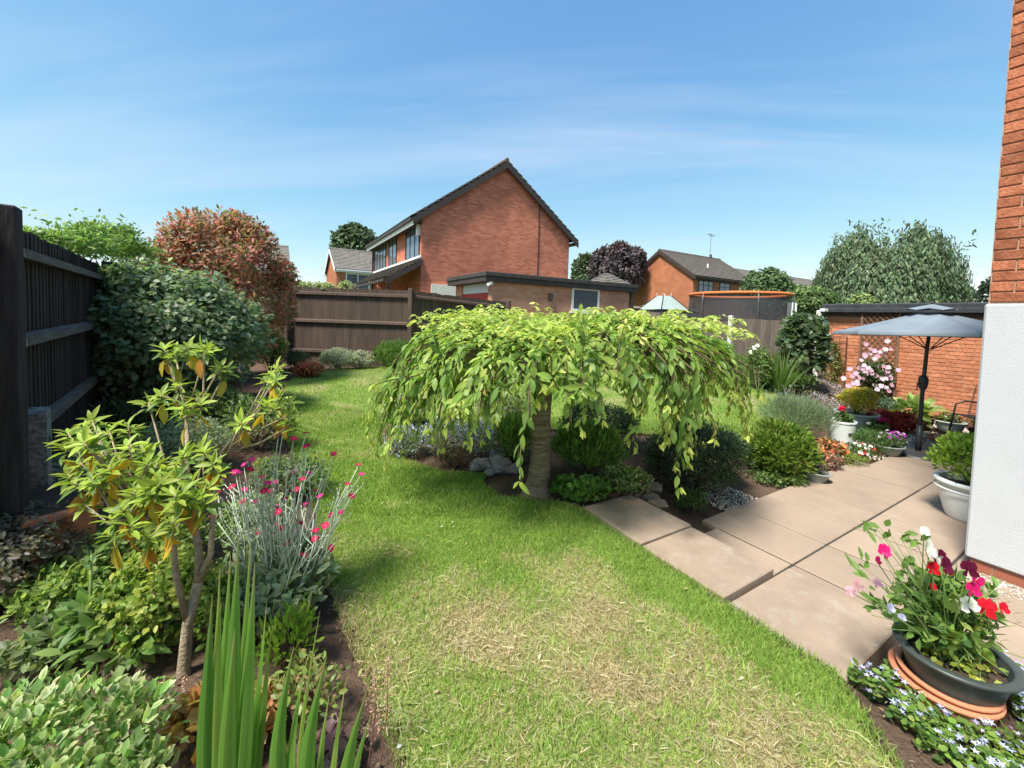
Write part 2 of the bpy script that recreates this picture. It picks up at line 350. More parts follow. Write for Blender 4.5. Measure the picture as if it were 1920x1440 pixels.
_c = N(_t3, 'ShaderNodeTexCoord'); _t3.links.new(_c.outputs['Object'], _n.inputs['Vector']); _t3.links.new(_n.outputs[0], _b.inputs['Height']); _t3.links.new(_b.outputs[0], _t3.nodes['Principled BSDF'].inputs['Normal'])
me.materials.append(gm); me.shade_smooth(); tag(link('ground', me), kind='structure')
# ------------------------------------------------------------------ lawn: thatch sheet and blades
def dry(x, y):
    u, v = to_uv(x, y)
    q = (fbm(x*2.1+3, y*2.1)-.5)*2.6; fine = (fbm(x*7, y*7+9)-.5)*1.4
    d = .6*ss(3.2, 2.0, y)-.0+q*.75+fine*.45+.1*ss(5, 8, y)
    d -= .75*ss(.42, .08, np.abs(v-2.2))*(y < 3.2)               # lush strip along the slabs
    d -= .5*ss(.95, 1.5, x)*ss(2.3, 1.5, y)
    d -= .3*ss(3.0, 3.3, y)*ss(4.3, 3.6, y)*ss(.7, .2, x)
    return np.clip(d, 0, 1)
st = .06; xs = np.arange(-5, 6.4, st); ys = np.arange(-1.5, 10.7, st); X, Y = np.meshgrid(xs, ys); ins = inpoly(X, Y, LAWN)
vid = -np.ones(X.shape, int); q = ins[:-1, :-1] & ins[1:, 1:] & ins[:-1, 1:] & ins[1:, :-1]
use = np.zeros(X.shape, bool); use[:-1, :-1] |= q; use[1:, 1:] |= q; use[:-1, 1:] |= q; use[1:, :-1] |= q
vid[use] = np.arange(use.sum()); Z = gz(X, Y)+.016
me = bpy.data.meshes.new('lawn'); me.from_pydata(np.stack([X[use], Y[use], Z[use]], 1).tolist(), [], np.stack([vid[:-1, :-1][q], vid[:-1, 1:][q], vid[1:, 1:][q], vid[1:, :-1][q]], 1).tolist())
dd = dry(X[use], Y[use])[:, None]; A = np.ones((use.sum(), 4), np.float32)
A[:, :3] = (np.array([.17, .24, .05])*(1-dd)+np.array([.34, .29, .16])*dd)*(.8+.4*fbm(X[use]*9, Y[use]*9)[:, None])
a = me.attributes.new('col', 'FLOAT_COLOR', 'POINT'); a.data.foreach_set('color', A.ravel()); me.materials.append(gm); tag(link('lawn', me), kind='structure')
def grass(n, y0, y1, tm, h, wd, soft):
    x = rng.uniform(-5, 6.4, n*6); y = y0+(y1-y0)*rng.random(n*6); k = inpoly(x, y, LAWN) & (np.abs(x) < 1.36*y+.25); x, y = x[k][:n], y[k][:n]; k = len(x)
    d_ = dry(x, y); isdry = rng.random(k) < d_*1.15
    g = pal(k, [(.25, .385, .075), (.20, .33, .06), (.31, .42, .10), (.39, .45, .15)], [4, 3, 3, 1.5], .2); s = pal(k, [(.47, .40, .22), (.39, .33, .175), (.56, .49, .31), (.30, .28, .115)], [3, 3, 1.4, 2], .2)
    tall = .7+.8*fbm(x*2.6+1, y*2.6)
    c = np.where(isdry[:, None], s, g*(1+.5*d_[:, None]))
    flat = np.where(isdry, 1.5, .62)[:, None]*soft
    dr = nrm(np.array([0, 0, 1.])+sph(k)*np.array([1, 1, .3])*flat); L = h*rng.uniform(.55, 1.35, k)*tall
    return leafmesh('grass_blades', tm, np.stack([x, y, gz(x, y)+.01], 1), dr, sph(k), L, wd*rng.uniform(.7, 1.3, k), c, None, LEAF)
tag(link('grass', grass(105000, 1.0, 3.2, BLADE, .035, .0034, 1.0)), 'short patchy lawn grass, straw dry in the foreground', 'grass', kind='stuff')
tag(link('grass', grass(90000, 3.1, 5.8, BLADE, .036, .006, .9)), 'bright green lawn grass around the weeping tree', 'grass', kind='stuff')
tag(link('grass', grass(75000, 5.6, 10.6, TRI, .036, .012, .9)), 'even green lawn grass reaching back to the fence', 'grass', kind='stuff')
x = rng.uniform(-1.5, 2.2, 60000); y = rng.uniform(1.0, 3.3, 60000); k = inpoly(x, y, LAWN) & (rng.random(60000) < dry(x, y)*.55); x, y = x[k][:6000], y[k][:6000]; k = len(x)
tag(link('dry_straw', leafmesh('dry_straw', BLADE, np.stack([x, y, gz(x, y)+rng.uniform(.015, .04, k)], 1), nrm(sph(k)*[1, 1, .16]), np.array([0, 0, 1.])+.5*sph(k), .042*rng.uniform(.5, 1.5, k), .0034, pal(k, [(.52, .45, .27), (.42, .35, .2), (.6, .53, .36)], None, .18), None, LEAF)), 'dry straw lying on the foreground lawn', 'straw', kind='stuff')
x = rng.uniform(-3.5, 3.2, 3000); y = rng.uniform(1.1, 7, 3000); k = inpoly(x, y, LAWN); x, y = x[k][:150], y[k][:150]; k = len(x)
tag(link('lawn_litter', leafmesh('lawn_litter', OVAL, np.stack([x, y, gz(x, y)+.035], 1), nrm(sph(k)*[1, 1, .2]), np.array([0, 0, 1.])+.4*sph(k), .026*rng.uniform(.5, 1.5, k), .014, pal(k, [(.6, .5, .25), (.3, .36, .1), (.7, .68, .6), (.4, .25, .1)], None, .2), None, LEAF)), 'scattered fallen leaves on the lawn', 'leaves', kind='stuff')
# ------------------------------------------------------------------ paving
SLAB = mat('sandstone_slab', (.315, .24, .18), .9, .1, 3., .25, 140, .2, rnd=.07, detail=10)
def weather(m, c1, sc, lo, hi, amt):
    t = m.node_tree; b = t.nodes['Principled BSDF']; l = b.inputs['Base Color'].links[0].from_socket
    n = N(t, 'ShaderNodeTexNoise'); n.inputs['Scale'].default_value = sc; n.inputs['Detail'].default_value = 9; n.inputs['Roughness'].default_value = .72
    co = N(t, 'ShaderNodeTexCoord'); t.links.new(co.outputs['Object'], n.inputs['Vector'])
    r = N(t, 'ShaderNodeMapRange'); r.inputs[1].default_value = lo; r.inputs[2].default_value = hi; r.inputs[4].default_value = amt; t.links.new(n.outputs[0], r.inputs[0])
    x = N(t, 'ShaderNodeMix', data_type='RGBA'); t.links.new(r.outputs[0], x.inputs[0]); t.links.new(l, x.inputs[6]); x.inputs[7].default_value = (*c1, 1); t.links.new(x.outputs[2], b.inputs['Base Color'])
weather(SLAB, (.30, .24, .18), 2.2, .52, .8, .4); weather(SLAB, (.2, .17, .13), 55, .62, .75, .55)
PATHM = mat('worn_slab', (.305, .232, .175), .9, .14, 4., .4, 160, .2, rnd=.05, detail=10)
weather(PATHM, (.36, .32, .26), 7., .5, .68, .75); weather(PATHM, (.17, .14, .11), 70, .6, .72, .7)
path = tag(link('garden_path', None, None, (0, 0, 0), AU), kind='structure')
def slab(par, v0, v1, u0, u1, zt, th, m, name='paving_slab', g=.006, tilt=0.): 
    c = ((v0+v1)/2, (u0+u1)/2); o = MB().box(v0+g-c[0], v1-g-c[0], u0+g-c[1], u1-g-c[1], -th, 0, .006).build(name, m, par, (c[0], c[1], zt)); o.rotation_euler = (tilt*rng.normal(), tilt*rng.normal(), 0); return o
slab(path, 2.27, 2.86, 1.905, 2.54, .012, .2, PATHM, tilt=.006); slab(path, 2.26, 2.83, 1.285, 1.9, .010, .2, PATHM, tilt=.006); slab(path, 2.25, 2.96, .70, 1.27, -.008, .14, PATHM, tilt=.006)
patio = tag(link('patio', None, None, (0, 0, 0), AU), kind='structure')
bed = box('mortar_bed', mat('mortar_bed', (.05, .042, .034), .95, .3, 20), patio, 2.9, 11.0, -3.0, 2.0, PZ-.08, PZ-.0065)
vs = [2.88, 3.385]+[3.385+.56*i for i in range(1, 13)]
us = [2.03, 1.42, .82, .22, -.38, -.98]
for a in range(len(vs)-1):
    for b_ in range(len(us)-1):
        if vs[a] > 4.6 and us[b_+1] < .7 and b_ > 2: continue
        u1, u0 = us[b_], us[b_+1]
        if b_ == 0 and 3.385 <= vs[a] < 6.6: u1 += .15
        slab(patio, vs[a], vs[a+1], u0, u1, PZ+rng.normal()*.0015, .05, SLAB, tilt=.0025, g=.0075)
# ------------------------------------------------------------------ brick buildings
BR1 = brickmat('main_brick', (.68, .225, .13), (.45, .125, .075), (.42, .25, .17))
BR2 = brickmat('garage_brick', (.64, .32, .20), (.52, .215, .13), (.47, .33, .24))
BR3 = brickmat('orange_brick', (.46, .17, .085), (.36, .125, .065), (.34, .2, .13))
MORTAR = mat('mortar', (.40, .25, .17), .95, .2, 30, .3)
DBROWN = mat('dark_brown_paint', (.055, .042, .036), .55, .2, 6); WHITEP = mat('white_paint', (.78, .78, .77), .5, .04, 5); GLASS = glassmat()
TILE = mat('concrete_tile', (.15, .128, .11), .9, .4, 5., .5, 30); TILE2 = mat('grey_tile', (.19, .17, .15), .9, .35, 4., .5, 30)
BLACKP = mat('black_frame_paint', (.02, .02, .022), .4, .2, 8)
def hitu(x, y, u): d = ray(x, y); t = u/(d[0]*UX[0]+d[1]*UX[1]); p = np.array([0, 0, EYE])+d*t; return to_uv(p[0], p[1])[1], p[2]     # -> v, z
def hitv(x, y, v): d = ray(x, y); t = v/(d[0]*VX[0]+d[1]*VX[1]); p = np.array([0, 0, EYE])+d*t; return to_uv(p[0], p[1])[0], p[2]     # -> u, z
def slope(mb, e0, e1, r0, r1, rows=14, th=.05):
    # a tiled slope from the eave line e0-e1 up to the ridge line r0-r1, every course lapping the one below
    e0, e1, r0, r1 = map(lambda q: np.array(q, float), (e0, e1, r0, r1)); n = nrm(np.cross(e1-e0, r0-e0)); n = n if n[2] > 0 else -n
    for i in range(rows):
        a, b = i/rows, (i+1.12)/rows; b = min(b, 1.0)
        p = [e0+(r0-e0)*a+n*th, e1+(r1-e1)*a+n*th, e1+(r1-e1)*b+n*.004, e0+(r0-e0)*b+n*.004]
        mb.add(p+[q-n*.03 for q in p], [(0, 1, 2, 3), (0, 4, 5, 1), (1, 5, 6, 2), (3, 2, 6, 7), (0, 3, 7, 4)])
def window(par, face, a0, a1, z0, z1, bars=2, frame=None, top=None, sill=True, w=.05, at0=0., pane=None):
    # a window on a wall: face 'x' is the wall at local x=at0 looking to -x, face 'y' the wall at y=at0 looking to -y
    fm = frame or BLACKP; M = MB(); pr = at0-.035
    def bx(mb, p0, p1, q0, q1, d0, d1): return mb.box(d0, d1, p0, p1, q0, q1) if face == 'x' else mb.box(p0, p1, d0, d1, q0, q1)
    bx(M, a0, a1, z1-w, z1, pr, at0+.02); bx(M, a0, a1, z0, z0+w, pr, at0+.02); bx(M, a0, a0+w, z0+w, z1-w, pr, at0+.02); bx(M, a1-w, a1, z0+w, z1-w, pr, at0+.02)
    for i in range(bars): c = a0+(a1-a0)*(i+1)/(bars+1); bx(M, c-w*.4, c+w*.4, z0+w, z1-w, pr+.006, at0+.02)
    if top: bx(M, a0+w, a1-w, z0+(z1-z0)*top-w*.35, z0+(z1-z0)*top+w*.35, pr+.003, at0+.02)
    o = M.build('window', fm, par)
    bx(MB(), a0+.01, a1-.01, z0+.01, z1-.01, at0-.012, at0+.012).build('pane', pane or GLASS, o)
    if sill: bx(MB(), a0-.06, a1+.06, z0-.07, z0-.003, at0-.09, at0+.02).build('sill', fm, o)
    return o
def house(name, label, corner, z0, w, d, eave, ridge, ax, bm, tm, trim=DBROWN, over=.3, rows=16, cat='house', verge=.18):
    h = thing(name, label, cat, (corner[0], corner[1], z0), AU)
    if ax == 'y':
        poly = [(0, -.6), (w, -.6), (w, eave), (w/2, ridge-.12), (0, eave)]; MB().prism(poly, 0, d, 'y').build('wall', bm, h)
        k = (ridge-eave)/(w/2); zo = eave-k*over+.06; rr = MB(); lr = MB()
        slope(lr, (-over, -verge, zo), (-over, d+verge, zo), (w/2, -verge, ridge), (w/2, d+verge, ridge), rows); slope(rr, (w+over, -verge, zo), (w+over, d+verge, zo), (w/2, -verge, ridge), (w/2, d+verge, ridge), rows)
        lr.build('roof_slope', tm, h); rr.build('roof_slope', tm, h)
        for sgn, xe in ((1, -over), (-1, w+over)):
            for yy in (-verge, d+verge):
                MB().prism([(xe, zo-.05), (w/2, ridge-.05), (w/2, ridge-.3), (xe, zo-.3)], yy-.02, yy+.02, 'y').build('bargeboard', trim, h)
        for xe in (-over-.05, w+over-.03): box('gutter', trim, h, xe, xe+.09, -.05, d+.05, zo-.14, zo-.03)
        box('soffit', trim, h, -over+.04, -.002, -verge+.03, d+verge-.03, zo-.2, zo-.15); box('soffit', trim, h, w+.002, w+over-.04, -verge+.03, d+verge-.03, zo-.2, zo-.15)
        MB().tube([(w/2, -verge, ridge+.01), (w/2, d+verge, ridge+.01)], .09, 8).build('ridge_tile', tm, h)
    else:
        poly = [(0, -.6), (d, -.6), (d, eave), (d/2, ridge-.12), (0, eave)]; MB().prism(poly, 0, w, 'x').build('wall', bm, h)
        k = (ridge-eave)/(d/2); zo = eave-k*over+.06; rr = MB(); lr = MB()
        slope(lr, (-verge, -over, zo), (w+verge, -over, zo), (-verge, d/2, ridge), (w+verge, d/2, ridge), rows); slope(rr, (-verge, d+over, zo), (w+verge, d+over, zo), (-verge, d/2, ridge), (w+verge, d/2, ridge), rows)
        lr.build('roof_slope', tm, h); rr.build('roof_slope', tm, h)
        for ye in (-over, d+over):
            for xx in (-verge, w+verge): MB().prism([(ye, zo-.05), (d/2, ridge-.05), (d/2, ridge-.3), (ye, zo-.3)], xx-.02, xx+.02, 'x').build('bargeboard', trim, h)
        for ye in (-over-.05, d+over-.03): box('gutter', trim, h, -.05, w+.05, ye, ye+.09, zo-.14, zo-.03)
        box('fascia', trim, h, -verge+.03, w+verge-.03, -over+.045, -.002, zo-.26, zo-.16)
        MB().tube([(-verge, d/2, ridge+.01), (w+verge, d/2, ridge+.01)], .09, 8).build('ridge_tile', tm, h)
    return h
# the big house over the fence
MH = np.array([-3.37, 14.8]); mu, mv = to_uv(*MH)
H1 = house('brick_house', 'large red brick house with plain gable end beyond the back fence', MH, .3, 6.8, 7.7, 4.98, 7.5, 'y', BR1, TILE, over=.38)
def u_on(px, py): u, z = hitv(px, py, mv); return u-mu, z-.3
for (xa, ya), (xb, yb), nb in (((703, 447), (724, 494), 3), ((730, 437), (744, 482), 1), ((762, 408), (787, 470), 2)):
    ua, za = u_on(xa, ya+12); ub, zb = u_on(xb, yb); window(H1, 'x', ub, ua, 3.15, 4.7, nb)
cr = MB(); slope(cr, (-1.25, -.1, 2.55), (-1.25, 7.8, 2.55), (0.0, -.1, 3.3), (0.0, 7.8, 3.3), 8); cn = cr.build('canopy_roof', TILE, H1)
MB().prism([(-1.25, 2.5), (0, 3.27), (0, 3.07), (-1.25, 2.3)], -.13, -.09, 'y').build('bargeboard', DBROWN, cn); box('flashing', WHITEP, cn, -.06, -.004, -.05, 7.7, 3.34, 3.42)
box('gutter', DBROWN, cn, -1.36, -1.26, -.1, 7.8, 2.4, 2.49); box('porch_post', DBROWN, H1, -1.2, -1.1, .05, .15, -.2, 2.39); box('porch_wall', BR1, H1, -1.15, -.003, 1.6, 1.8, -.3, 2.45); window(H1, 'x', 2.4, 4.2, .9, 2.1, 2, frame=BLACKP)
box('fascia', WHITEP, H1, -.35, -.31, -.05, 7.75, 4.47, 4.62); v, z = hitu(1012, 376, mu); MB().tube([(v-mv, -.02, z-.3), (v-mv-.02, -.02, 2.0), (v-mv-.03, -.02, .1)], .018, 5).build('cable', BLACKP, H1)
v0, _ = hitu(808, 540, mu); v1, _ = hitu(857, 540, mu); box('cream_panel', mat('cream_paint', (.72, .70, .58), .5, .05, 4), H1, v0-mv, v1-mv, -.06, -.004, .2, 2.42)
box('alarm_box', WHITEP, H1, -.12, -.003, .12, .3, 4.15, 4.55)
MB().tube([(-.3, 7.5, 4.7), (-.06, 7.6, 4.45), (-.06, 7.6, 0)], .04, 6).build('downpipe', BLACKP, H1)
# its flat roofed garage
GC = np.array([-.6, 11.3]); gu, gv = to_uv(*GC)
G1 = thing('flat_roof_garage', 'low flat roofed brick garage with white framed window behind the fence', 'garage', (GC[0], GC[1], .25), AU)
MB().box(0, 5.5, 0, .22, -.5, 2.3).build('wall', BR2, G1); MB().box(5.28, 5.5, .22, 2.5, -.5, 2.3).build('wall', BR2, G1); MB().box(0, 5.28, 2.28, 2.5, -.5, 2.3).build('wall', BR2, G1); MB().box(0, .22, 2.06, 2.28, -.5, 2.3).build('wall', BR2, G1)
FELT = mat('roof_felt', (.055, .05, .047), .8, .3, 6, .3)
box('roof', FELT, G1, -.28, 5.7, -.16, 2.66, 2.44, 2.56, .01); box('fascia', DBROWN, G1, -.25, 5.67, -.12, 2.62, 2.3, 2.438)
dz = MB(); box('door_header', WHITEP, G1, .06, .12, .222, 2.058, 2.02, 2.298); box('garage_door', mat('red_paint', (.5, .035, .03), .45, .08, 4), G1, .07, .11, .222, 2.058, -.3, 2.018)
va, za = hitu(1072, 538, gu); vb, zb = hitu(1122, 585, gu)
window(G1, 'y', va-gv, vb-gv, zb-.25, za-.25, 0, frame=WHITEP, sill=True, w=.075, pane=mat('frosted_glass', (.075, .08, .09), .35, .25, 60, spec=.4))
va, za = hitu(1031, 555, gu); box('vent', DBROWN, G1, va-gv-.06, va-gv+.06, -.1, -.003, za-.4, za-.16, .02)
va, za = hitu(1182, 560, gu); box('downpipe', DBROWN, G1, va-gv-.05, va-gv+.05, -.1, -.004, -.3, 2.29)
MB().box(-.09, -.02, -.1, -.03, 2.2, 2.3).tube([(-.05, -.06, 2.25), (-.22, -.2, 2.2)], [.025, .05], 6).build('security_light', WHITEP, G1)
# houses further off
def corner(px, py, d): p = at(px, py, d); return p[:2]
H2 = house('brick_house', 'orange brick house with dark framed windows behind the trampoline', corner(1300, 520, 32), .3, 8.4, 6.5, 5.05, 7.3, 'x', BR3, TILE, over=.3, rows=18)
c2 = corner(1300, 520, 32); u2, v2 = to_uv(*c2)
for xa, xb, ya, yb, nb in ((1310, 1337, 517, 540, 2), (1350, 1368, 523, 545, 1)):
    va, za = hitu(xa, ya, u2); vb, zb = hitu(xb, yb, u2); window(H2, 'y', va-v2, vb-v2, 3.45, 4.62, nb, top=.68, w=.07)
MB().tube([(7.0, 3.2, 7.2), (7.0, 3.2, 7.62)], .12, 8).build('chimney_pot', DBROWN, H2); MB().tube([(3.6, 1.2, 5.75), (3.6, 1.2, 6.25)], .07, 8).build('soil_vent', WHITEP, H2)
ant = MB(); ant.tube([(6.9, 3.2, 7.3), (6.9, 3.2, 9.6)], .025, 5); ant.tube([(6.5, 3.2, 9.5), (7.3, 3.2, 9.35)], .02, 5)
for i in range(6): ant.tube([(6.55+.14*i, 2.95, 9.48-.025*i), (6.55+.14*i, 3.45, 9.48-.025*i)], .012, 4)
ant.build('aerial', mat('aluminium', (.3, .3, .3), .4, .1, 5, metal=.6), H2)
H3 = house('tiled_house', 'long grey tiled house with white trim left of the willow', corner(1412, 540, 43), .3, 26, 7, 5.0, 7.5, 'x', BR3, TILE2, WHITEP, rows=16)
for a in (5.2, 9, 15, 20): window(H3, 'y', a, a+1.6, 3.1, 4.3, 1, frame=WHITEP, w=.08)
H0 = house('brick_house', 'small orange brick house with white framed window left of the big house', corner(631, 505, 33), .3, 8, 6.5, 4.9, 6.8, 'x', BR3, TILE2, WHITEP, rows=14)
for a in (.7, 5.4): window(H0, 'y', a, a+1.9, 3.1, 4.5, 1, frame=WHITEP, w=.09)
HL = house('brick_house', 'distant house whose grey roof end shows behind the red leaved tree', corner(392, 500, 32), .3, 5.4, 6, 5.0, 7.1, 'x', BR3, TILE2, WHITEP, rows=14)
HR = house('brick_house', 'distant house with brown tiled roof beside the near house corner', corner(1800, 560, 30), .2, 9, 6, 3.3, 4.8, 'x', BR3, TILE, DBROWN, rows=12)
MB().box(5.2, 5.7, 2.4, 3.0, 4.2, 5.6).build('chimney', BR3, HR)
# ------------------------------------------------------------------ bricks laid one by one
BRK2 = mat('orange_laid_brick', (.47, .165, .082), .85, .16, 14, .5, 60, .2, rnd=.16, col2=(.60, .25, .135))
BRK = mat('laid_brick', (.33, .102, .052), .85, .2, 14, .5, 60, .2, rnd=.24, col2=(.45, .165, .085))
def bricks(par, x0, x1, z0, z1, face, pos, keep, wob=.0015, BRK=BRK):
    # courses of bricks on a wall: face 'y': wall plane y=pos; face 'x': wall plane x=pos looking to -x (bricks run along y)
    L_, H_, D_ = .215, .066, .05; full = MB().box(-L_/2, L_/2, -D_/2, D_/2, 0, H_, .004) if face == 'y' else MB().box(-D_/2, D_/2, -L_/2, L_/2, 0, H_, .004)
    me = full.mesh('brick', BRK); out = []
    nz = int((z1-z0)/.0755)
    for r in range(nz):
        a = x0-(.1125 if r % 2 else 0)
        while a < x1-.02:
            b0, b1 = max(a, x0), min(a+L_, x1)
            if b1-b0 > .03: out.append(((b0+b1)/2, (b1-b0)/L_, z0+r*.0755+.005))
            a += .225
    out.sort(key=keep); rest = MB()
    for i, (c, s, z) in enumerate(out):
        off = pos+.014+rng.normal()*wob
        if i < 300:
            o = link('brick', me, par, (c, off, z) if face == 'y' else (off, c, z)); o.scale = (s, 1, 1) if face == 'y' else (1, s, 1); o.rotation_euler = (0, 0, rng.normal()*.004)
        else:
            h = L_*s/2
            if face == 'y': rest.box(c-h, c+h, off-D_/2, off+D_/2, z, z+H_)
            else: rest.box(off-D_/2, off+D_/2, c-h, c+h, z, z+H_)
    if rest.v: tag(rest.build('brickwork', BRK, par), kind='stuff')
OH = thing('brick_house', 'near house corner with white rendered base and red brick above', 'house', uv(.75, 4.52, PZ), AU)
MB().box(.03, 7, -9, 0, 1.98, 4.7).build('wall', MORTAR, OH)
RENDER = mat('white_render', (.47, .485, .50), .9, .03, 3, .35, 180)
weather(RENDER, (.52, .52, .49), 1.3, .52, .85, .4); box('rendered_base', RENDER, OH, -.012, 7.02, -9, .012, .09, 1.99, .012); box('brick_plinth', brickmat('plinth_brick', (.30, .10, .06), (.22, .08, .05), (.25, .16, .12)), OH, .012, 7.0, -9, -.012, -.3, .089)
box('eave', DBROWN, OH, -.18, 7.1, -9, .16, 4.702, 4.86, .01); bricks(OH, -1.35, -.005, 2.0, 4.7, 'x', .03, lambda q: -q[0])
MB().box(.012, .04, -9, -1.36, 2.0, 4.7).build('wall_face', BRK, OH)
# the garage wall at the back of the patio
GW = thing('garage_wall', 'orange brick garage wall with black felt roof edge behind the patio', 'garage', uv(0, 11.3, PZ), AU)
MB().box(.02, 3.0, -1.5, 4.33, -.2, 2.02).build('wall', MORTAR, GW)
bricks(GW, 1.1, 4.335, .0, 2.02, 'x', .02, lambda q: abs(q[2]-1.1)*.6+abs(q[0]-3.0), BRK=BRK2)
MB().box(.009, .045, -1.5, 1.095, 0, 2.02).build('wall_face', BRK2, GW)
FELTB = mat('black_felt', (.035, .04, .047), .65, .3, 5, .4, 25)
box('fascia', DBROWN, GW, -.05, 2.9, -1.5, 4.36, 2.022, 2.13); box('roof', FELTB, GW, -.12, 3.0, -1.5, 4.42, 2.132, 2.3, .02); box('drip', FELTB, GW, -.16, -.121, -1.5, 4.45, 2.1, 2.2, .01)
# ------------------------------------------------------------------ fences
FB = mat('brown_fence_wood', (.092, .065, .051), .85, .3, 5, .35, 22, .2, rnd=.16, stretch=(6, 6, .6)); FBD = mat('black_stained_wood', (.042, .036, .037), .8, .45, 5, .4, 25, .25, rnd=.25, stretch=(6, 6, .6))
FBG = mat('weathered_rail', (.17, .145, .12), .85, .3, 6, .4, 30, rnd=.15, stretch=(.6, 6, 6)); CONC = mat('concrete', (.42, .41, .38), .9, .15, 12, .4, 70)
def fence(name, label, p0, p1, t0, t1, m, rails, posts, bw=.095, side=-1, zb=None, railm=None, post_top=.05, th=.016, postm=None, pw=.1, gap=.004, railh=.075):
    p0 = np.array(p0, float); p1 = np.array(p1, float); d = p1-p0; Ln = np.linalg.norm(d); rz = math.atan2(d[1], d[0]); z0 = float(gz(*p0)) if zb is None else zb; z1 = float(gz(*p1)) if zb is None else zb
    f = thing(name, label, 'fence', (p0[0], p0[1], 0), rz)
    bm_ = MB().add([(0, 0, 0), (bw*1.25, .010, 0), (bw*1.25, th+.006, 0), (0, th*.75, 0), (0, 0, 1), (bw*1.25, .010, 1), (bw*1.25, th+.006, 1), (0, th*.75, 1)], [(0, 1, 2, 3), (4, 7, 6, 5), (0, 4, 5, 1), (1, 5, 6, 2), (2, 6, 7, 3), (3, 7, 4, 0)]).mesh('board', m)
    n = int(Ln/bw)
    for i in range(n):
        s = (i+.5)/n; zt = t0+(t1-t0)*s; zl = z0+(z1-z0)*s-.03
        o = link('board', bm_, f, (i*Ln/n, rng.normal()*.0012, zl)); o.scale = (1, 1, zt-zl+rng.normal()*.006); o.rotation_euler = (0, rng.normal()*.004, 0)
    for r in rails:
        y0, y1 = (-.055, -.004) if side < 0 else (th+.004, th+.055); za, zb_ = t0-r, t1-r
        MB().add([(0, y0, za), (Ln, y0, zb_), (Ln, y1, zb_), (0, y1, za), (0, y0*.9, za+railh*.7), (Ln, y0*.9, zb_+railh*.7), (Ln, y1, zb_+railh), (0, y1, za+railh)], [(0, 3, 2, 1), (4, 5, 6, 7), (0, 1, 5, 4), (2, 3, 7, 6), (1, 2, 6, 5), (0, 4, 7, 3)]).build('rail', railm or m, f)
    for s in posts:
        x = s*Ln; zt = t0+(t1-t0)*s+post_top; zl = z0+(z1-z0)*s-.1; yb = -.03-pw if side < 0 else th+.03
        MB().box(x-pw/2, x+pw/2, yb, yb+pw+(.02 if side < 0 else 0), zl, zt, .008).build('post', postm or m, f)
    return f
BA, BB, BC = np.array([-6.6, 9.75]), np.array([-2.42, 9.75]), np.array([-.12, 11.15])
fence('board_fence', 'long brown board fence closing the back of the lawn', BA, BB, 2.18, 2.15, FB, (.17, .83, 1.55), (.29, .995), railm=FB)
fence('board_fence', 'brown board fence run slanting back to the garage', BB+[.03, .02], BC, 2.15, 1.98, FB, (.17, .83, 1.55), (.985,))
LA, LB, LC = np.array([-2.98, 2.43]), np.array([-5.0, 4.95]), np.array([-8.6, 9.7])
lf = fence('board_fence', 'dark stained board fence running away on the left', LA, LB, 2.06, 2.08, FBD, (.19, .72, 1.3), (1.0,), side=-1, bw=.088, zb=.1, railm=mat('dark_rail', (.10, .088, .076), .85, .35, 6, .4, 30, rnd=.15, stretch=(.6, 6, 6)), pw=.12, postm=FBD)
fence('board_fence', 'further dark board fence hidden behind the ivy covered shrub', LB, LC, 2.14, 2.18, FBD, (.19, .8, 1.4), (.5,), side=-1, bw=.1, zb=.15, railm=FBG)
nd = nrm(LA-LB)
fence('board_fence', 'nearest dark fence panel at the left picture edge', LA+nd*.8, LA+nd*.02, 2.06, 2.06, FBD, (.19, .72, 1.3), (.36,), side=-1, bw=.11, zb=.05, railm=FBG, pw=.105, post_top=.03)
_rz = math.atan2(*(LB-LA)[::-1])
q = gp(72, 905); sp = thing('concrete_spur', 'short speckled concrete spur bolted beside the left fence post', 'post', (-2.95, 2.5, -.05), _rz); MB().prism([(-.055, 0), (.055, 0), (.055, .97), (.03, 1.0), (-.055, .97)], -.05, .05, 'y').build('shaft', mat('speckled_concrete', (.16, .155, .145), .9, .6, 40, .5, 60, col2=(.36, .35, .33)), sp); MB().tube([(0, -.06, .8), (0, -.045, .8)], .02, 8).build('bolt', FBG, sp)
sp2 = thing('concrete_spur', 'dark stained concrete spur beside the further left fence post', 'post', (-4.72, 4.87, 0), _rz); MB().prism([(-.06, 0), (.06, 0), (.06, .95), (-.02, 1.1), (-.06, 1.05)], -.05, .05, 'y').build('shaft', mat('stained_concrete', (.12, .1, .085), .9, .3, 9, .4), sp2); MB().tube([(0, -.06, .8), (0, -.045, .8)], .02, 8).build('bolt', FBG, sp2)
# right hand panel fence between concrete posts
FBR = mat('grey_brown_panel', (.115, .095, .078), .9, .35, 5, .4, 25, rnd=.14, stretch=(5, 5, .6))
def uv2(u, v): return uv(u, v)[:2]
fence('panel_fence', 'grey brown panel fence between concrete posts left of the patio wall', uv2(6.55, 11.3), uv2(4.55, 11.3), 1.72, 1.66, FBR, (.03,), (), bw=.14, side=1, gap=.002, railh=.03, zb=.1)
fence('panel_fence', 'grey brown panel fence partly hidden behind the weeping tree', uv2(10.2, 11.3), uv2(6.7, 11.3), 1.62, 1.62, FBR, (.03,), (), bw=.14, side=1, gap=.002, railh=.03, zb=.15)
def cpost(u, v, h, lab, z0=.0): 
    o = thing('concrete_post', lab, 'post', uv(u, v, z0), AU); MB().prism([(-.055, 0), (.055, 0), (.055, h-.03), (.03, h), (-.03, h), (-.055, h-.03)], -.05, .05, 'y').build('shaft', mat('pale_concrete', (.55, .54, .5), .9, .12, 9, .3), o); box('base_collar', CONC, o, -.08, .08, -.075, .075, -.1, .06, .01)
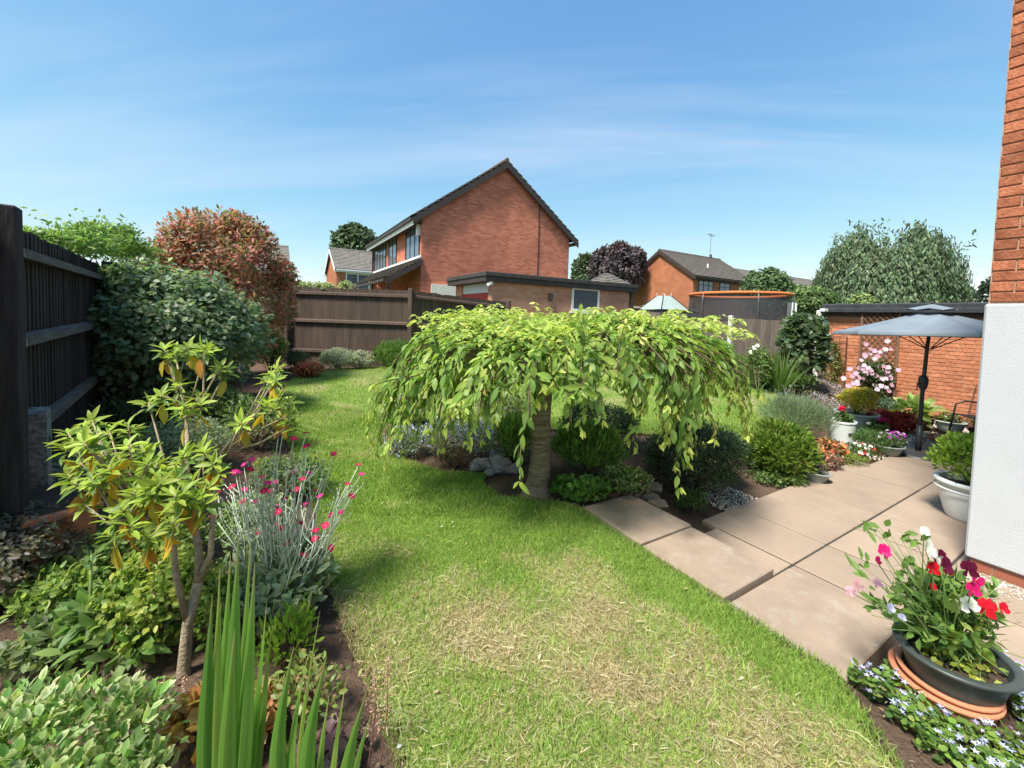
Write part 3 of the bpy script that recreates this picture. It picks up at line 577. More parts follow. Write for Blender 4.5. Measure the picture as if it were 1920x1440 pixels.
cpost(6.62, 11.24, 1.8, 'slim concrete fence post rising behind the weeping tree'); cpost(4.46, 11.2, 2.0, 'pale concrete post at the corner of the brick garage wall', -.05)
FBP = mat('pale_fence_wood', (.33, .29, .22), .9, .25, 6, .3, rnd=.12, stretch=(5, 5, .6))
fence('panel_fence', 'pale timber fence beyond the trampoline', at(1455, 600, 15)[:2], at(1570, 600, 16.5)[:2], 1.66, 1.74, FBP, (.1,), (0.15,), bw=.12, zb=.2, postm=mat('pale_concrete', (.55, .54, .5)))
fence('panel_fence', 'brown timber fence in front of the orange brick house', at(1186, 575, 17.5)[:2], at(1310, 575, 17)[:2], 2.2, 2.12, FBG, (.1,), (.17,), bw=.14, zb=.2, postm=mat('pale_concrete', (.55, .54, .5)))
# ------------------------------------------------------------------ the weeping tree
def weeping_tree():
    b = gp(1005, 930); o = thing('weeping_tree', 'small weeping tree with umbrella crown and ringed trunk on the lawn', 'tree', b)
    TB = mat('ringed_bark', (.17, .125, .085), .9, .45, 9, .8, 40, .2, col2=(.33, .27, .19), stretch=(1, 1, 7))
    zs = np.linspace(-.05, 1.42, 40); tk = MB().tube([(.012*math.sin(z*5)+.045*z, .02*z, z) for z in zs], [np.interp(z, [-.05, .02, .1, .3, .7, 1.1, 1.42], [.185, .135, .103, .086, .078, .084, .07])*(1+.035*math.sin(z*85)+.03*rng.normal()) for z in zs], 18)
    tk.v = [(x+.006*math.sin(7*math.atan2(y, x)+z*9)+.003*rng.normal(), y+.003*rng.normal(), z) for x, y, z in tk.v]
    tr_o = tk.build('trunk', TB, o, smooth=True)
    for z_, a_ in ((.42, 4.4), (.66, 5.3), (.9, 4.0)): MB().lathe([(.001, .012), (.014, .01), (.02, 0)], 8, sy=1.3).build('knot', TB, tr_o, (.045*z_+.075*math.cos(a_), .02*z_+.075*math.sin(a_), z_)).rotation_euler = (1.57, 0, a_+1.57)
    c0 = np.array([.27, .22, 0.]); rx, ry = 1.5, 1.3; top0 = np.array([.06, .03, 1.38]); tw = MB()
    pos, dr, nr, ln, br = [], [], [], [], []
    for i in range(375):
        th = rng.uniform(0, 2*math.pi) if i > 150 else rng.uniform(math.pi, 2*math.pi)
        fr = (.5+.52*rng.random()**.6); R = np.array([rx*math.cos(th), ry*math.sin(th), 0])*fr
        left = max(0, -math.cos(th)); lumpy = .09*math.sin(3*th+1)+.06*math.sin(7*th)
        zt = 1.5+.12*rng.random()-.1*fr*fr+.05*math.cos(2.3*th)+.04*lumpy
        ze = 1.07+.17*rng.standard_normal()+lumpy*1.6-.3*left**1.5*fr-.12*(rng.random() < .12)
        if abs(th-4.95) < .17:
            if rng.random() < .6: continue
            ze += .1
        if 5.15 < th < 6.1: ze += .04
        ze = max(ze, .42-.05*left)
        fl = 1+.16*left+.04*rng.random(); p = [top0, c0*.6+R*.35+[0, 0, zt-.02], c0+R*.68+[0, 0, zt], c0+R*.9+[0, 0, zt-.1]]
        q = c0+R*1.0+[0, 0, zt-.27]; p.append(q); m = 7; end = c0+R*fl+[rng.normal()*.06, rng.normal()*.06, ze]
        for s in range(1, m+1): p.append(q+(end-q)*s/m+np.array([math.sin(s*1.1+i), math.cos(s*1.3+i), 0])*.018)
        p = np.array(p); tw.tube(p[::2] if len(p) % 2 else np.vstack([p[::2], p[-1:]]), np.linspace(.008, .0015, len(p[::2])+(0 if len(p) % 2 else 1)), 3, False)
        seg = np.linalg.norm(np.diff(p, axis=0), axis=1); cum = np.concatenate([[0], np.cumsum(seg)]); a = cum[1]+rng.random()*.05; bright = rng.random(); k = 0
        while a < cum[-1]:
            j = min(np.searchsorted(cum, a)-1, len(p)-2); t = (a-cum[j])/seg[j]; w = p[j]+(p[j+1]-p[j])*t; tan = nrm(p[j+1]-p[j])
            outw = nrm(np.array([R[0], R[1], 0])); side = nrm(np.cross(tan, outw)+1e-6)*(1 if k % 2 else -1)
            hang = np.clip((zt-w[2])/.3, 0, 1)
            dd = nrm(tan*.75+side*rng.uniform(.25, .75)+outw*rng.normal(.12, .22)+np.array([0, 0, -.45*hang+.2*(1-hang)]))
            nn = nrm(outw*(.35+.65*hang)+np.array([0, 0, 1.])*(1.1-hang)+side*.25+.4*rng.standard_normal(3))
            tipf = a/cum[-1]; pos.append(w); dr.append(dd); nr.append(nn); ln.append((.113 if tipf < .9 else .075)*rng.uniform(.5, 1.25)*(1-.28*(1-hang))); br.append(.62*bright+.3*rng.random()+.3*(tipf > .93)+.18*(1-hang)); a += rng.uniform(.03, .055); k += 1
        for e in range(3):
            pos.append(end); dr.append(nrm(np.array([rng.normal()*.5, rng.normal()*.5, -1]))); nr.append(sph(1)[0]); ln.append(.06); br.append(1.1)
    tag(tw.build('twigs', mat('twig', (.12, .085, .05), .85, .3, 20), o), kind='stuff')
    # bright new shoots on the flat top
    for i in range(420):
        th = rng.uniform(0, 2*math.pi); fr = math.sqrt(rng.random())*.98; w0 = c0+np.array([rx*math.cos(th)*fr, ry*math.sin(th)*fr, 1.5-.1*fr*fr+.05*math.cos(2.3*th)+.09*rng.random()]); az = rng.uniform(0, 6.28); arc = rng.uniform(.05, .15)
        for k in range(8):
            t = k/7; w = w0+np.array([math.cos(az)*arc*t, math.sin(az)*arc*t, arc*.8*math.sin(t*2.4)])
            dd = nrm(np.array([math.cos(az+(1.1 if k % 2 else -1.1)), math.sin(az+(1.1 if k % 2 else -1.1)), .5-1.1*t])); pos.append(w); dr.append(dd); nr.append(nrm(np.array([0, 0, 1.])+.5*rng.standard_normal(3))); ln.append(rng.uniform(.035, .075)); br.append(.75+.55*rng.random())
    pos, dr, nr, ln, br = map(np.array, (pos, dr, nr, ln, br)); br = np.clip(br, 0, 1.3)
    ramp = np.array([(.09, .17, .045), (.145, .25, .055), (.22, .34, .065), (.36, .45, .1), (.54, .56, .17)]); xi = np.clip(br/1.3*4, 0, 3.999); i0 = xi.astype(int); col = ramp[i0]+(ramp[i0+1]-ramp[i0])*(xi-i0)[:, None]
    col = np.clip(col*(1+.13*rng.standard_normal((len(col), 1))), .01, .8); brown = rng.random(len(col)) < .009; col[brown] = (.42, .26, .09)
    dist = np.linalg.norm(pos+b-np.array([0, 0, EYE]), axis=1); ordr = np.argsort(dist-.4*ln/.1); near = ordr[:300]; far = ordr[300:]
    leaves('foliage', LANCE, pos[far], dr[far], nr[far], ln[far], ln[far]*rng.uniform(.34, .46, len(far)), col[far], col[far]*1.25, parent=o)
    for lo, hi in ((-1, .45), (.45, .75), (.75, 3)):
        s = near[(br[near] > lo) & (br[near] <= hi)]
        if len(s): single_leaves('leaf', LANCE, pos[s], dr[s], nr[s], ln[s], ln[s]*rng.uniform(.34, .46, len(s)), col[s], o, nm=5)
weeping_tree()
# ------------------------------------------------------------------ flower heads, blades and pots: small builders
def flower_disc(name, par, pos, nn, size, cols, tm=LOBE, label=None): 
    pos = np.array(pos, float); nn = nrm(np.array(nn, float)); d = nrm(np.cross(nn, sph(len(pos)))); sz = np.broadcast_to(size, len(pos))*rng.uniform(.85, 1.15, len(pos))
    single_leaves(name, tm, pos-d*.5*sz[:, None], d, nn, sz, sz, np.array(cols, float), par, m=PETAL, nm=min(5, len(pos)))
def blade(par, name, base, tip, w, col, colm=None, bend=.12, fold=.25, n=7, twist=0., face=None, veins=False):
    base = np.array(base, float); tip = np.array(tip, float); L = np.linalg.norm(tip-base); hd = nrm(np.array([tip[0]-base[0], tip[1]-base[1], 0])+1e-6); v = []; f = []; c = []
    up = np.array([0, 0, 1.]); fw = np.array(face, float) if face is not None else np.array([.3*rng.normal(), -1, 0]); fw = nrm(fw)
    for i in range(n+1):
        t = i/n; p = base+(tip-base)*t+up*bend*L*math.sin(math.pi*t)*.6; g = nrm((tip-base)+up*bend*L*math.cos(math.pi*t)*1.8); sd = nrm(np.cross(g, fw)); s2 = nrm(sd*math.cos(twist*t)+fw*math.sin(twist*t)); ww = w*(1-t**2.6)*(.75+.5*math.sin(math.pi*min(1, t*1.1)))*.5
        if i == n: ww = w*.02
        if veins:
            nn_ = nrm(np.cross(s2, g)); tp_ = np.clip((t-.84)/.16, 0, 1)*.8
            for q_ in range(9): xx = q_/4-1; v.append(p+s2*ww*xx+nn_*ww*fold*(1-abs(xx))*1.4); c.append((np.array(col)*(1+.3*abs(xx)+(.16 if q_ % 2 else -.12)))*(1-tp_)+np.array([.42, .33, .16])*tp_)
            if i: a = 9*(i-1); f += [(a+q_, a+q_+1, a+q_+10, a+q_+9) for q_ in range(8)]
            continue
        nn_ = nrm(np.cross(s2, g)); v += [p-s2*ww, p+nn_*ww*fold, p+s2*ww]; tp_ = np.clip((t-.86)/.14, 0, 1)*.75; e_ = np.array(colm if colm is not None else col)*(1-tp_)+np.array([.42, .33, .16])*tp_; m_ = np.array(col)*(1-tp_)+np.array([.36, .28, .13])*tp_; c += [e_, m_*.92, e_]
        if i: a = 3*(i-1); f += [(a, a+1, a+4, a+3), (a+1, a+2, a+5, a+4)]
    me = bpy.data.meshes.new(name); me.from_pydata([tuple(q) for q in v], [], f); A = np.ones((len(v), 4), np.float32); A[:, :3] = np.clip(np.array(c)*(1+.08*rng.normal()), 0, 1)
    at_ = me.attributes.new('col', 'FLOAT_COLOR', 'POINT'); at_.data.foreach_set('color', A.ravel()); me.materials.append(LEAF); me.shade_smooth(); return link(name, me, par)
SOILM = mat('potting_soil', (.06, .04, .03), .95, .4, 40, .6)
def pot(name, label, loc, r, h, m, base=.72, rim=.02, sx=1., sy=1., tilt=(0, 0), n=32, cat='plant pot', bulge=0., rz=0., soil=.82):
    o = thing(name, label, cat, loc, rz); rb = r*base
    def rad(t): return rb+(r-rb)*t+bulge*r*math.sin(math.pi*t)
    pr = [(.001, .0), (rb*.96, .0), (rb, .008)]+[(rad(t), h*t) for t in np.linspace(.06, .9, 8)]+[(rad(1)-.002, h*.93)]
    MB().lathe(pr, n, sx=sx, sy=sy).lathe([(rad(1)-.012, h*.93), (rad(.7)-.014, h*.7), (rad(.45)-.014, h*.45)], n, sx=sx, sy=sy).build('body', m, o, smooth=True)
    R = rad(1); MB().lathe([(R-.003, h*.9), (R+rim*.9, h*.905), (R+rim, h*.93), (R+rim, h*.985), (R+rim*.6, h), (R-.006, h), (R-.014, h*.985), (R-.014, h*.9)], n, sx=sx, sy=sy).build('rim', m, o, smooth=True)
    MB().lathe([(.001, h*soil+.01), (R*.5, h*soil+.008), (rad(soil)-.016, h*soil)], n, sx=sx, sy=sy).build('soil', SOILM, o, smooth=True)
    o.rotation_euler = (tilt[0], tilt[1], rz); return o
def plant(name, label, c, r, n, tm, L, Wd, cols, w=None, colm=None, cat='plant', lump=12, lr=.42, out=.5, up=.1, rand=.8, floor=None, group=None, stem_from=None, m=None, nstem=6, sr=.004, deep=2., jit=.16):
    c = np.array(c, float); r = np.array(r, float); fl = c[2]-r[2] if floor is None else floor; off = np.array([c[0], c[1], fl]); o = thing(name, label, cat, off, 0, group)
    p, nn = blob(c, r, n, lump, lr, deep, fl); Ls = L*rng.uniform(.7, 1.25, n)
    leaves('foliage', tm, p-off, dirs(nn, out, up, rand), nn+.5*sph(n)+np.array([0, 0, .5]), Ls, Ls*Wd, pal(n, cols, w, jit), None if colm is None else pal(n, [colm], None, .08), parent=o, m=m)
    tp, _ = blob(c, r*.8, nstem, nstem, .4, 2, fl); stems('stem', (0, 0, 0) if stem_from is None else np.array(stem_from)-off, tp-off, sr*1.6, sr*.6, GSTEM, o, 4); return o, off
# ------------------------------------------------------------------ left border
G_D = [(.04, .085, .03), (.06, .12, .04), (.09, .16, .05)]
shrub('dark_shrub', 'huge dark green leafy shrub arching over the left fence', 140, 492, 486, 815, 1.0, 18000, OVAL, .072, .75, [(.13, .19, .105), (.175, .245, .135), (.23, .3, .175), (.32, .375, .25)], [4, 4, 2.4, 1], lump=46, lr=.26, out=.35, up=-.35, rand=.55, deep=3)
ph, pc, pr = shrub('red_leaved_tree', 'red and bronze leaved shrub tree standing above the left border', 285, 548, 392, 640, 1.2, 16000, LANCE, .095, .4, [(.50, .16, .13), (.42, .17, .13), (.32, .21, .12), (.18, .2, .09), (.28, .2, .12)], [2.2, 2.6, 2.4, 2, 2], base=(at(415, 640, 7.0)[0], 6.4, .3), lump=60, lr=.2, cat='tree', deep=2.5)
MB().tube([(.1, .1, -.1), (.05, 0, .5), (-.05, .05, 1.1), (.1, 0, 1.9)], [.09, .07, .06, .03], 8).build('trunk', BARK, ph, smooth=True)
cl_ = thing('climber', 'bright green climber tumbling over the top of the left fence', 'climber', at(160, 560, 4.6))
off = np.array(cl_.location); P_, N_ = [], []
for (x, y, d, rx_, rz_) in ((100, 460, 3.9, .28, .13), (140, 455, 4.3, .34, .17), (185, 455, 4.9, .4, .2), (225, 468, 5.4, .42, .2), (258, 480, 6.0, .4, .2), (75, 452, 3.6, .2, .1), (205, 440, 5.3, .35, .15)):
    p, n_ = blob(at(x, y, d), (rx_, .4, rz_), 900, 14, .4); P_.append(p); N_.append(n_)
for k in range(26):
    x = rng.uniform(90, 270); d = 3.8+(x-80)/200*2.2; s = at(x, 445, d); t = s+np.array([rng.normal()*.16-.1, 0, rng.uniform(.12, .34)]); u_ = np.linspace(0, 1, 9)[:, None]; P_.append(s+(t-s)*u_+rng.normal(size=(9, 3))*.02); N_.append(sph(9))
P_ = np.vstack(P_); N_ = np.vstack(N_); k = len(P_); leaves('foliage', DIAM, P_-off, dirs(N_, .4, -.1, .8), N_+np.array([0, 0, .6]), .06*rng.uniform(.7, 1.3, k), .026, pal(k, [(.16, .27, .05), (.24, .36, .09), (.10, .19, .04), (.34, .42, .18)], [4, 3, 3, 1]), parent=cl_)
stems('stem', at(150, 620, 4.6)-off, [at(x, 450, 4+(x-90)/90*.9)-off for x in (100, 150, 200, 250)], .02, .006, BARK, cl_)
shrub('golden_shrub', 'yellow green shrub at the foot of the dark shrub by the lawn', 478, 535, 612, 700, .45, 2500, DIAM, .055, .6, [(.20, .27, .05), (.30, .36, .08), (.12, .18, .04)])
shrub('dwarf_conifer', 'small dark conifer below the back fence', 528, 585, 655, 697, .35, 1500, DIAM, .05, .3, [(.05, .09, .04), (.08, .13, .05)])
shrub('coral_foliage_plant', 'coral red leaved mound at the far lawn edge', 553, 607, 678, 712, .28, 700, LOBE, .06, .9, [(.46, .15, .08), (.36, .10, .06), (.5, .24, .14)], cat='plant')
shrub('variegated_bush', 'rounded silver variegated bush under the back fence', 600, 668, 652, 697, .4, 3000, OVAL, .04, .6, [(.13, .19, .10), (.18, .25, .14)], colm=(.5, .53, .40))
shrub('variegated_bush', 'smaller silver variegated bush touching the leafy green bush', 650, 700, 657, 695, .36, 2200, OVAL, .04, .6, [(.13, .19, .10), (.20, .26, .15)], colm=(.48, .5, .38))
shrub('green_bush', 'bushy mid green perennial clump behind the weeping tree left side', 690, 790, 640, 695, .5, 4000, BLADE, .09, .2, [(.09, .18, .04), (.13, .24, .05), (.18, .3, .07)], out=.4, up=.8, rand=.4)
shrub('green_bush', 'low green bush against the back fence behind the weeping crown', 770, 960, 650, 690, .5, 3000, DIAM, .08, .4, [(.07, .13, .035), (.11, .19, .05)], out=.4, up=.6)
shrub('yellow_green_shrub', 'yellow green shrub whose top shows above the weeping crown below the garage window', 1000, 1120, 585, 700, .5, 2200, DIAM, .09, .3, [(.2, .3, .05), (.26, .36, .08)], base=(1.2, 9.9, .3))
# pieris
def pieris():
    b = gp(345, 1262); o = thing('pieris_shrub', 'open woody shrub with whorls of lime leaves in the left bed', 'shrub', b); D0 = b[1]; T = MB()
    tips = [(352, 650, .15), (318, 668, .1), (385, 655, .2), (412, 690, .2), (300, 742, .05), (335, 722, .1), (372, 742, .12), (345, 760, .0), (520, 690, .35), (500, 712, .3), (545, 755, .4), (515, 765, .3), (478, 778, .25), (448, 795, .2), (540, 780, .3), (172, 788, -.1), (128, 812, -.1), (165, 818, 0), (205, 808, .0), (240, 800, .05), (150, 868, -.15), (190, 850, -.1), (222, 858, -.1), (268, 846, -.1), (120, 838, -.1), (190, 905, -.2), (262, 895, -.2), (312, 884, -.15), (158, 945, -.2), (332, 895, -.2), (398, 868, -.1), (360, 905, -.2), (410, 885, 0), (232, 955, -.25), (205, 1000, -.2), (285, 930, -.25), (330, 930, -.3), (280, 1000, -.25), (340, 870, .1), (295, 870, 0), (230, 900, -.1), (380, 840, .1), (250, 925, -.25), (365, 935, -.25), (215, 880, -.2), (300, 905, -.25), (180, 880, -.1), (345, 850, 0), (275, 870, -.2), (140, 905, -.2), (245, 985, -.3), (320, 960, -.3), (390, 915, -.2), (160, 835, -.2), (240, 835, -.2)]
    A = at(372, 1090, D0+.02)-b; B1 = at(365, 985, D0+.02)-b; B2 = at(415, 850, D0+.15)-b; B3 = at(350, 780, D0+.1)-b; B0 = at(352, 1170, D0)-b; Lf = at(290, 960, D0-.1)-b
    T.tube([(0, 0, -.05), (0, 0, .02), B0, A], [.034, .026, .021, .019], 8); T.tube([A, (A+B1)/2+[.01, 0, 0], B1], [.018, .016, .013], 7); T.tube([A, at(395, 1040, D0)-b, at(400, 950, D0+.08)-b, B2], [.015, .012, .011, .008], 6); T.tube([B1, at(352, 900, D0+.05)-b, B3], [.012, .01, .008], 6); T.tube([B1, Lf], [.011, .008], 5); T.tube([B0, at(330, 1080, D0-.05)-b, at(325, 1010, D0-.08)-b, Lf], [.014, .012, .01, .007], 6)
    pos, dr, nr, ln, cl = [], [], [], [], []
    tips = tips+[(x+rng.normal()*16, y+rng.normal()*14+6, d_+rng.normal()*.08) for (x, y, d_) in tips[:15]+tips[15::2]]
    for (x, y, dd) in tips:
        t = at(x, y, D0+dd)-b; src = B2 if x > 425 else (B3 if y < 780 and x > 280 else (Lf if x < 300 or y > 900 else B1)); mid = (src+t)/2+np.array([0, 0, -.02])+.02*rng.standard_normal(3); T.tube([src, mid, t], [.006, .0045, .003], 4)
        ax = nrm(np.array([.25*rng.normal()+(t[0])*.3, -.25+.25*rng.normal(), 1.])); e1 = nrm(np.cross(ax, (1, 0, 0))); e2 = np.cross(ax, e1); m = rng.integers(11, 16); bright = rng.random()
        for k in range(m):
            a = 2.4*k; el = .75-1.15*k/m+.15*rng.normal(); d_ = e1*math.cos(a)*math.cos(el)+e2*math.sin(a)*math.cos(el)+ax*math.sin(el); pos.append(t-ax*.012*(k/m)*3); dr.append(d_); nr.append(ax*math.cos(el)-d_*.1+.25*rng.standard_normal(3)); ln.append(rng.uniform(.045, .075)); cl.append(np.array([.25, .36, .055])*(.65+.6*bright)+np.array([.14, .12, .02])*rng.random() if k < m-4 else np.array([.12, .20, .04]))
        if rng.random() < .55:
            for k in range(rng.integers(1, 4)): pos.append(t-ax*.05); dr.append(nrm(np.array([rng.normal()*.4, rng.normal()*.4-.1, -1]))); nr.append(sph(1)[0]+np.array([0, -1, 0])); ln.append(rng.uniform(.07, .1)); cl.append([np.array([.62, .36, .03]), np.array([.55, .45, .07]), np.array([.48, .22, .03])][rng.integers(3)])
    pos, dr, nr, ln, cl = map(np.array, (pos, dr, nr, ln, cl)); T.build('trunk', BARKP, o, smooth=True)
    yel = cl[:, 0] > cl[:, 1]; i1 = np.where(yel)[0]; ix = np.where(~yel)[0]; rng.shuffle(ix); k1 = ix[:300-len(i1)]; k2 = ix[300-len(i1):]
    single_leaves('leaf', LANCE, pos[i1], dr[i1], nr[i1], ln[i1], ln[i1]*.38, cl[i1], o, nm=6, label=None); single_leaves('leaf', LANCE, pos[k1], dr[k1], nr[k1], ln[k1], ln[k1]*.3, cl[k1], o, nm=12)
    leaves('foliage', LANCE, pos[k2], dr[k2], nr[k2], ln[k2], ln[k2]*.3, cl[k2], cl[k2]*1.15, parent=o)
pieris()
# rose campion
def campion():
    b = gp(520, 1135); o = thing('rose_campion', 'silver stemmed rose campion with magenta flowers at the lawn edge', 'plant', b); D0 = b[1]; T = MB(); SIL = mat('silver_stem', (.46, .52, .40), .8, .15, 20)
    fl = [(522, 815), (551, 823), (575, 836), (626, 851), (678, 889), (652, 907), (457, 871), (441, 885), (470, 880), (493, 894), (515, 905), (580, 887), (567, 898), (435, 913), (408, 922), (458, 917), (556, 918), (535, 936), (520, 947), (517, 952), (573, 945), (455, 940), (480, 940), (400, 968), (517, 984), (530, 990), (563, 980), (585, 969), (621, 1027), (388, 1071), (495, 920), (510, 920), (525, 990)]
    fl = fl+[(x+rng.normal()*22, y+rng.normal()*18) for x, y in fl[::2]]+[(600, 930), (640, 960), (610, 985), (660, 930), (590, 1010), (570, 1040)]
    fp, fn = [], []
    for (x, y) in fl:
        d = D0+rng.normal()*.12-.0; t = at(x, y, d)-b; s = np.array([(t[0])*.25+rng.normal()*.05, (t[1])*.3+rng.normal()*.05, 0]); m1 = s+(t-s)*.5+np.array([rng.normal()*.02, 0, -.02]); m2 = s+(t-s)*.75+rng.normal(size=3)*.018; T.tube([s, m1, m2, t], [.0036, .003, .0026, .0022], 5)
        for k in range(4): e = m2+np.array([rng.normal()*.07, rng.normal()*.05, rng.uniform(.03, .12)]); T.tube([m1 if k % 2 else m2, (m1*(k % 2)+m2*(1-k % 2)+e)/2+rng.normal(size=3)*.012, e], [.0022, .002, .0016], 4); T.tube([e, e+[0, 0, .014]], [.0042, .002], 5)
        fp.append(t); fn.append(np.array([rng.normal()*.3, -.35+rng.normal()*.3, 1]))
    T.build('stem', SIL, o, smooth=True); flower_disc('flower', o, fp, fn, .038, [(.55, .015, .13), (.62, .02, .2), (.45, .01, .07), (.6, .06, .25)])
    k = 900; p, n_ = blob((0, 0, .15), (.3, .24, .19), k, 18, .4, 2, 0); L = .075*rng.uniform(.5, 1.3, k); leaves('foliage', LANCE, p, dirs(n_, .7, .3, .6), n_+np.array([0, 0, .6]), L, L*.34, pal(k, [(.22, .29, .17), (.30, .37, .24), (.16, .23, .12)], None, .12), parent=o)
    k = 46; a = rng.uniform(0, 6.28, k); r_ = rng.uniform(.02, .2, k); ps = np.stack([np.cos(a)*r_+.04, np.sin(a)*r_*.8-.05, rng.uniform(.01, .2, k)], 1); dn = nrm(np.stack([np.cos(a), np.sin(a)-.2, rng.uniform(-.1, .8, k)], 1)); L = rng.uniform(.07, .12, k); single_leaves('leaf', OVAL, ps, dn, np.array([0, 0, 1.])+.4*sph(k), L, L*.42, np.array([(.27, .34, .22), (.34, .4, .28), (.22, .3, .17)]), o, nm=5)
campion()
# sword leaves in the very foreground
def swords(label, blades, d0, name='sword_leaf_plant'):
    b0 = at((blades[0][0]+blades[-1][0])/2, 1440, d0); b = np.array([b0[0], b0[1]+.02, float(gz(b0[0], b0[1]))]); o = thing(name, label, 'plant', b)
    for (xb, xt, yt, w, dd, yel) in blades:
        t = at(xt, yt, d0+dd)-b; m = at(xb, 1440, d0+dd*.3)-b; lo = m+(m-t)*((m[2]-0)/(t[2]-m[2]+1e-6)); lo = np.array([m[0]*.6, m[1]*.3, 0.]); c = np.array([.10, .22, .035])*(1-yel)+np.array([.3, .36, .07])*yel
        ctrl = m
        pts = lo; ob = blade(o, 'blade', lo, t, w*.95, c, c*1.2, bend=.0, n=9, twist=rng.normal()*.25, fold=.35, face=(.15*rng.normal(), -1, .1), veins=True)
        # lean the blade through its place at the frame edge
        me = ob.data; co = np.empty(len(me.vertices)*3, np.float32); me.vertices.foreach_get('co', co); co = co.reshape(-1, 3); sM = (m[2]-lo[2])/(t[2]-lo[2]); off_ = m-(lo+(t-lo)*sM); s = np.clip((co[:, 2]-lo[2])/(t[2]-lo[2]), 0, 1); wgt = np.sin(np.pi*np.clip(s**(math.log(.5)/math.log(min(max(sM, .05), .9))), 0, 1)); co += wgt[:, None]*off_; me.vertices.foreach_set('co', co.ravel()); me.update()
swords('tall clump of green sword leaves rising from the bottom edge', [(385, 398, 1115, .042, .0, 0), (405, 412, 1065, .034, .02, .35), (412, 432, 1040, .036, .06, .1), (430, 447, 1003, .05, .03, 0), (455, 478, 1055, .048, -.02, .05), (445, 470, 1010, .03, .08, .2), (470, 500, 1130, .036, .05, .1), (395, 415, 1130, .024, .1, .5), (480, 508, 1185, .03, .1, .2), (425, 440, 1180, .05, -.05, .15)], 1.12)
swords('sparser sword leaves right of the tall clump', [(520, 551, 1212, .044, .0, .05), (545, 578, 1225, .03, .05, .1), (560, 600, 1145, .014, .05, .5), (575, 612, 1232, .045, -.03, 0), (535, 530, 1270, .022, .05, .4), (650, 690, 1290, .04, .0, .1), (625, 650, 1270, .02, .05, .4), (600, 618, 1300, .026, .06, .2), (668, 700, 1330, .024, -.03, .1)], 1.08)
# variegated bush in the corner
def corner_bush():
    b = np.array([-1.37, 1.12, .03]); o = thing('variegated_bush', 'cream edged variegated bush filling the bottom left corner', 'shrub', b)
    k = 3400; p, n_ = blob((0, 0, .17), (.42, .3, .2), k, 30, .3, 2.4, 0.); d = dirs(n_, .6, .25, .6); L = .034*rng.uniform(.7, 1.35, k); nn = n_+.4*sph(k)+np.array([0, 0, .6]); c = pal(k, [(.16, .28, .07), (.22, .35, .1), (.12, .22, .06)], None, .12); cm = np.where(rng.random((k, 1)) < .55, pal(k, [(.60, .62, .34)], None, .08), c*1.3)
    sc = np.argsort(np.linalg.norm(p+b-np.array([0, .3, EYE]), axis=1)); s1, s2 = sc[:300], sc[300:]
    leaves('foliage', OVAL, p[s2], d[s2], nn[s2], L[s2], L[s2]*.62, c[s2], cm[s2], parent=o)
    single_leaves('leaf', OVAL, p[s1[::2]], d[s1[::2]], nn[s1[::2]], L[s1[::2]]*1.1, L[s1[::2]]*.65, c[:40], o, colm=(.52, .54, .28), nm=6); single_leaves('leaf', OVAL, p[s1[1::2]], d[s1[1::2]], nn[s1[1::2]], L[s1[1::2]], L[s1[1::2]]*.6, c[:40], o, nm=6)
    stems('stem', (0, 0, 0), p[sc[::340]], .008, .003, BARK, o)
corner_bush()
def bed_plant(name, label, x0, x1, yt, yb, ry, n, tm, L, Wd, cols, **k): k.setdefault('cat', 'plant'); return shrub(name, label, x0, x1, yt, yb, ry, n, tm, L, Wd, cols, **k)
bed_plant('bronze_shrub', 'straggly bronze leaved shrub at the left picture edge', -60, 150, 955, 1190, .3, 3000, OVAL, .035, .5, [(.18, .155, .11), (.24, .2, .145), (.15, .165, .11), (.13, .11, .09)], lump=26, lr=.3, cat='shrub')
tr = thing('terracotta_trough', 'terracotta trough half buried behind the bronze shrub', 'planter', at(100, 960, 2.25)*[1, 1, 0]+[0, 0, .08], RAD(58)); TERRA = mat('terracotta', (.46, .17, .09), .8, .15, 8, .2)
MB().prism([(-.1, 0), (.1, 0), (.13, .38), (-.13, .38)], -.24, .24, 'y').build('body', TERRA, tr); MB().box(-.15, .15, -.27, .27, .381, .42, .008).build('rim', TERRA, tr); box('soil', SOILM, tr, -.12, .12, -.24, .24, .421, .427)
bed_plant('variegated_bush', 'pale variegated mound behind the lime whorled shrub', 240, 440, 782, 905, .35, 3600, OVAL, .03, .6, [(.15, .22, .10), (.2, .28, .12)], colm=(.5, .54, .34), cat='shrub')
bed_plant('variegated_bush', 'small grey variegated cushion by the concrete spur', 45, 165, 858, 950, .28, 2200, OVAL, .03, .55, [(.12, .17, .10), (.16, .22, .12)], colm=(.42, .46, .34), cat='shrub')
bed_plant('golden_leaf_shrub', 'low gold and green leaved shrub round the woody trunk', 175, 420, 1040, 1262, .24, 2400, OVAL, .034, .6, [(.26, .34, .06), (.36, .41, .08), (.18, .26, .05)], lump=22, lr=.3, cat='shrub')
bed_plant('leafy_perennial', 'broad leaved green perennial below the lime whorled shrub', 120, 330, 1120, 1290, .2, 320, LANCE, .09, .4, [(.17, .28, .07), (.23, .34, .11), (.14, .23, .08)], out=.7, up=.2, rand=.5, lump=9)
bed_plant('lime_seedling', 'bright lime upright seedlings beside the sword leaves', 475, 600, 1145, 1290, .1, 260, LANCE, .055, .3, [(.2, .34, .04), (.28, .4, .06)], out=.4, up=.6, rand=.4, lump=6)
bed_plant('lambs_ear', 'felted silver leaved patch at the foot of the rose campion', 415, 600, 1085, 1225, .16, 520, OVAL, .06, .5, [(.27, .34, .22), (.34, .41, .28), (.2, .28, .15)], up=.4)
bed_plant('leafy_perennial', 'dull green leafy clump left of the foxglove stalk', 30, 165, 1165, 1290, .2, 700, OVAL, .05, .5, [(.17, .23, .10), (.22, .28, .13)], up=.3)
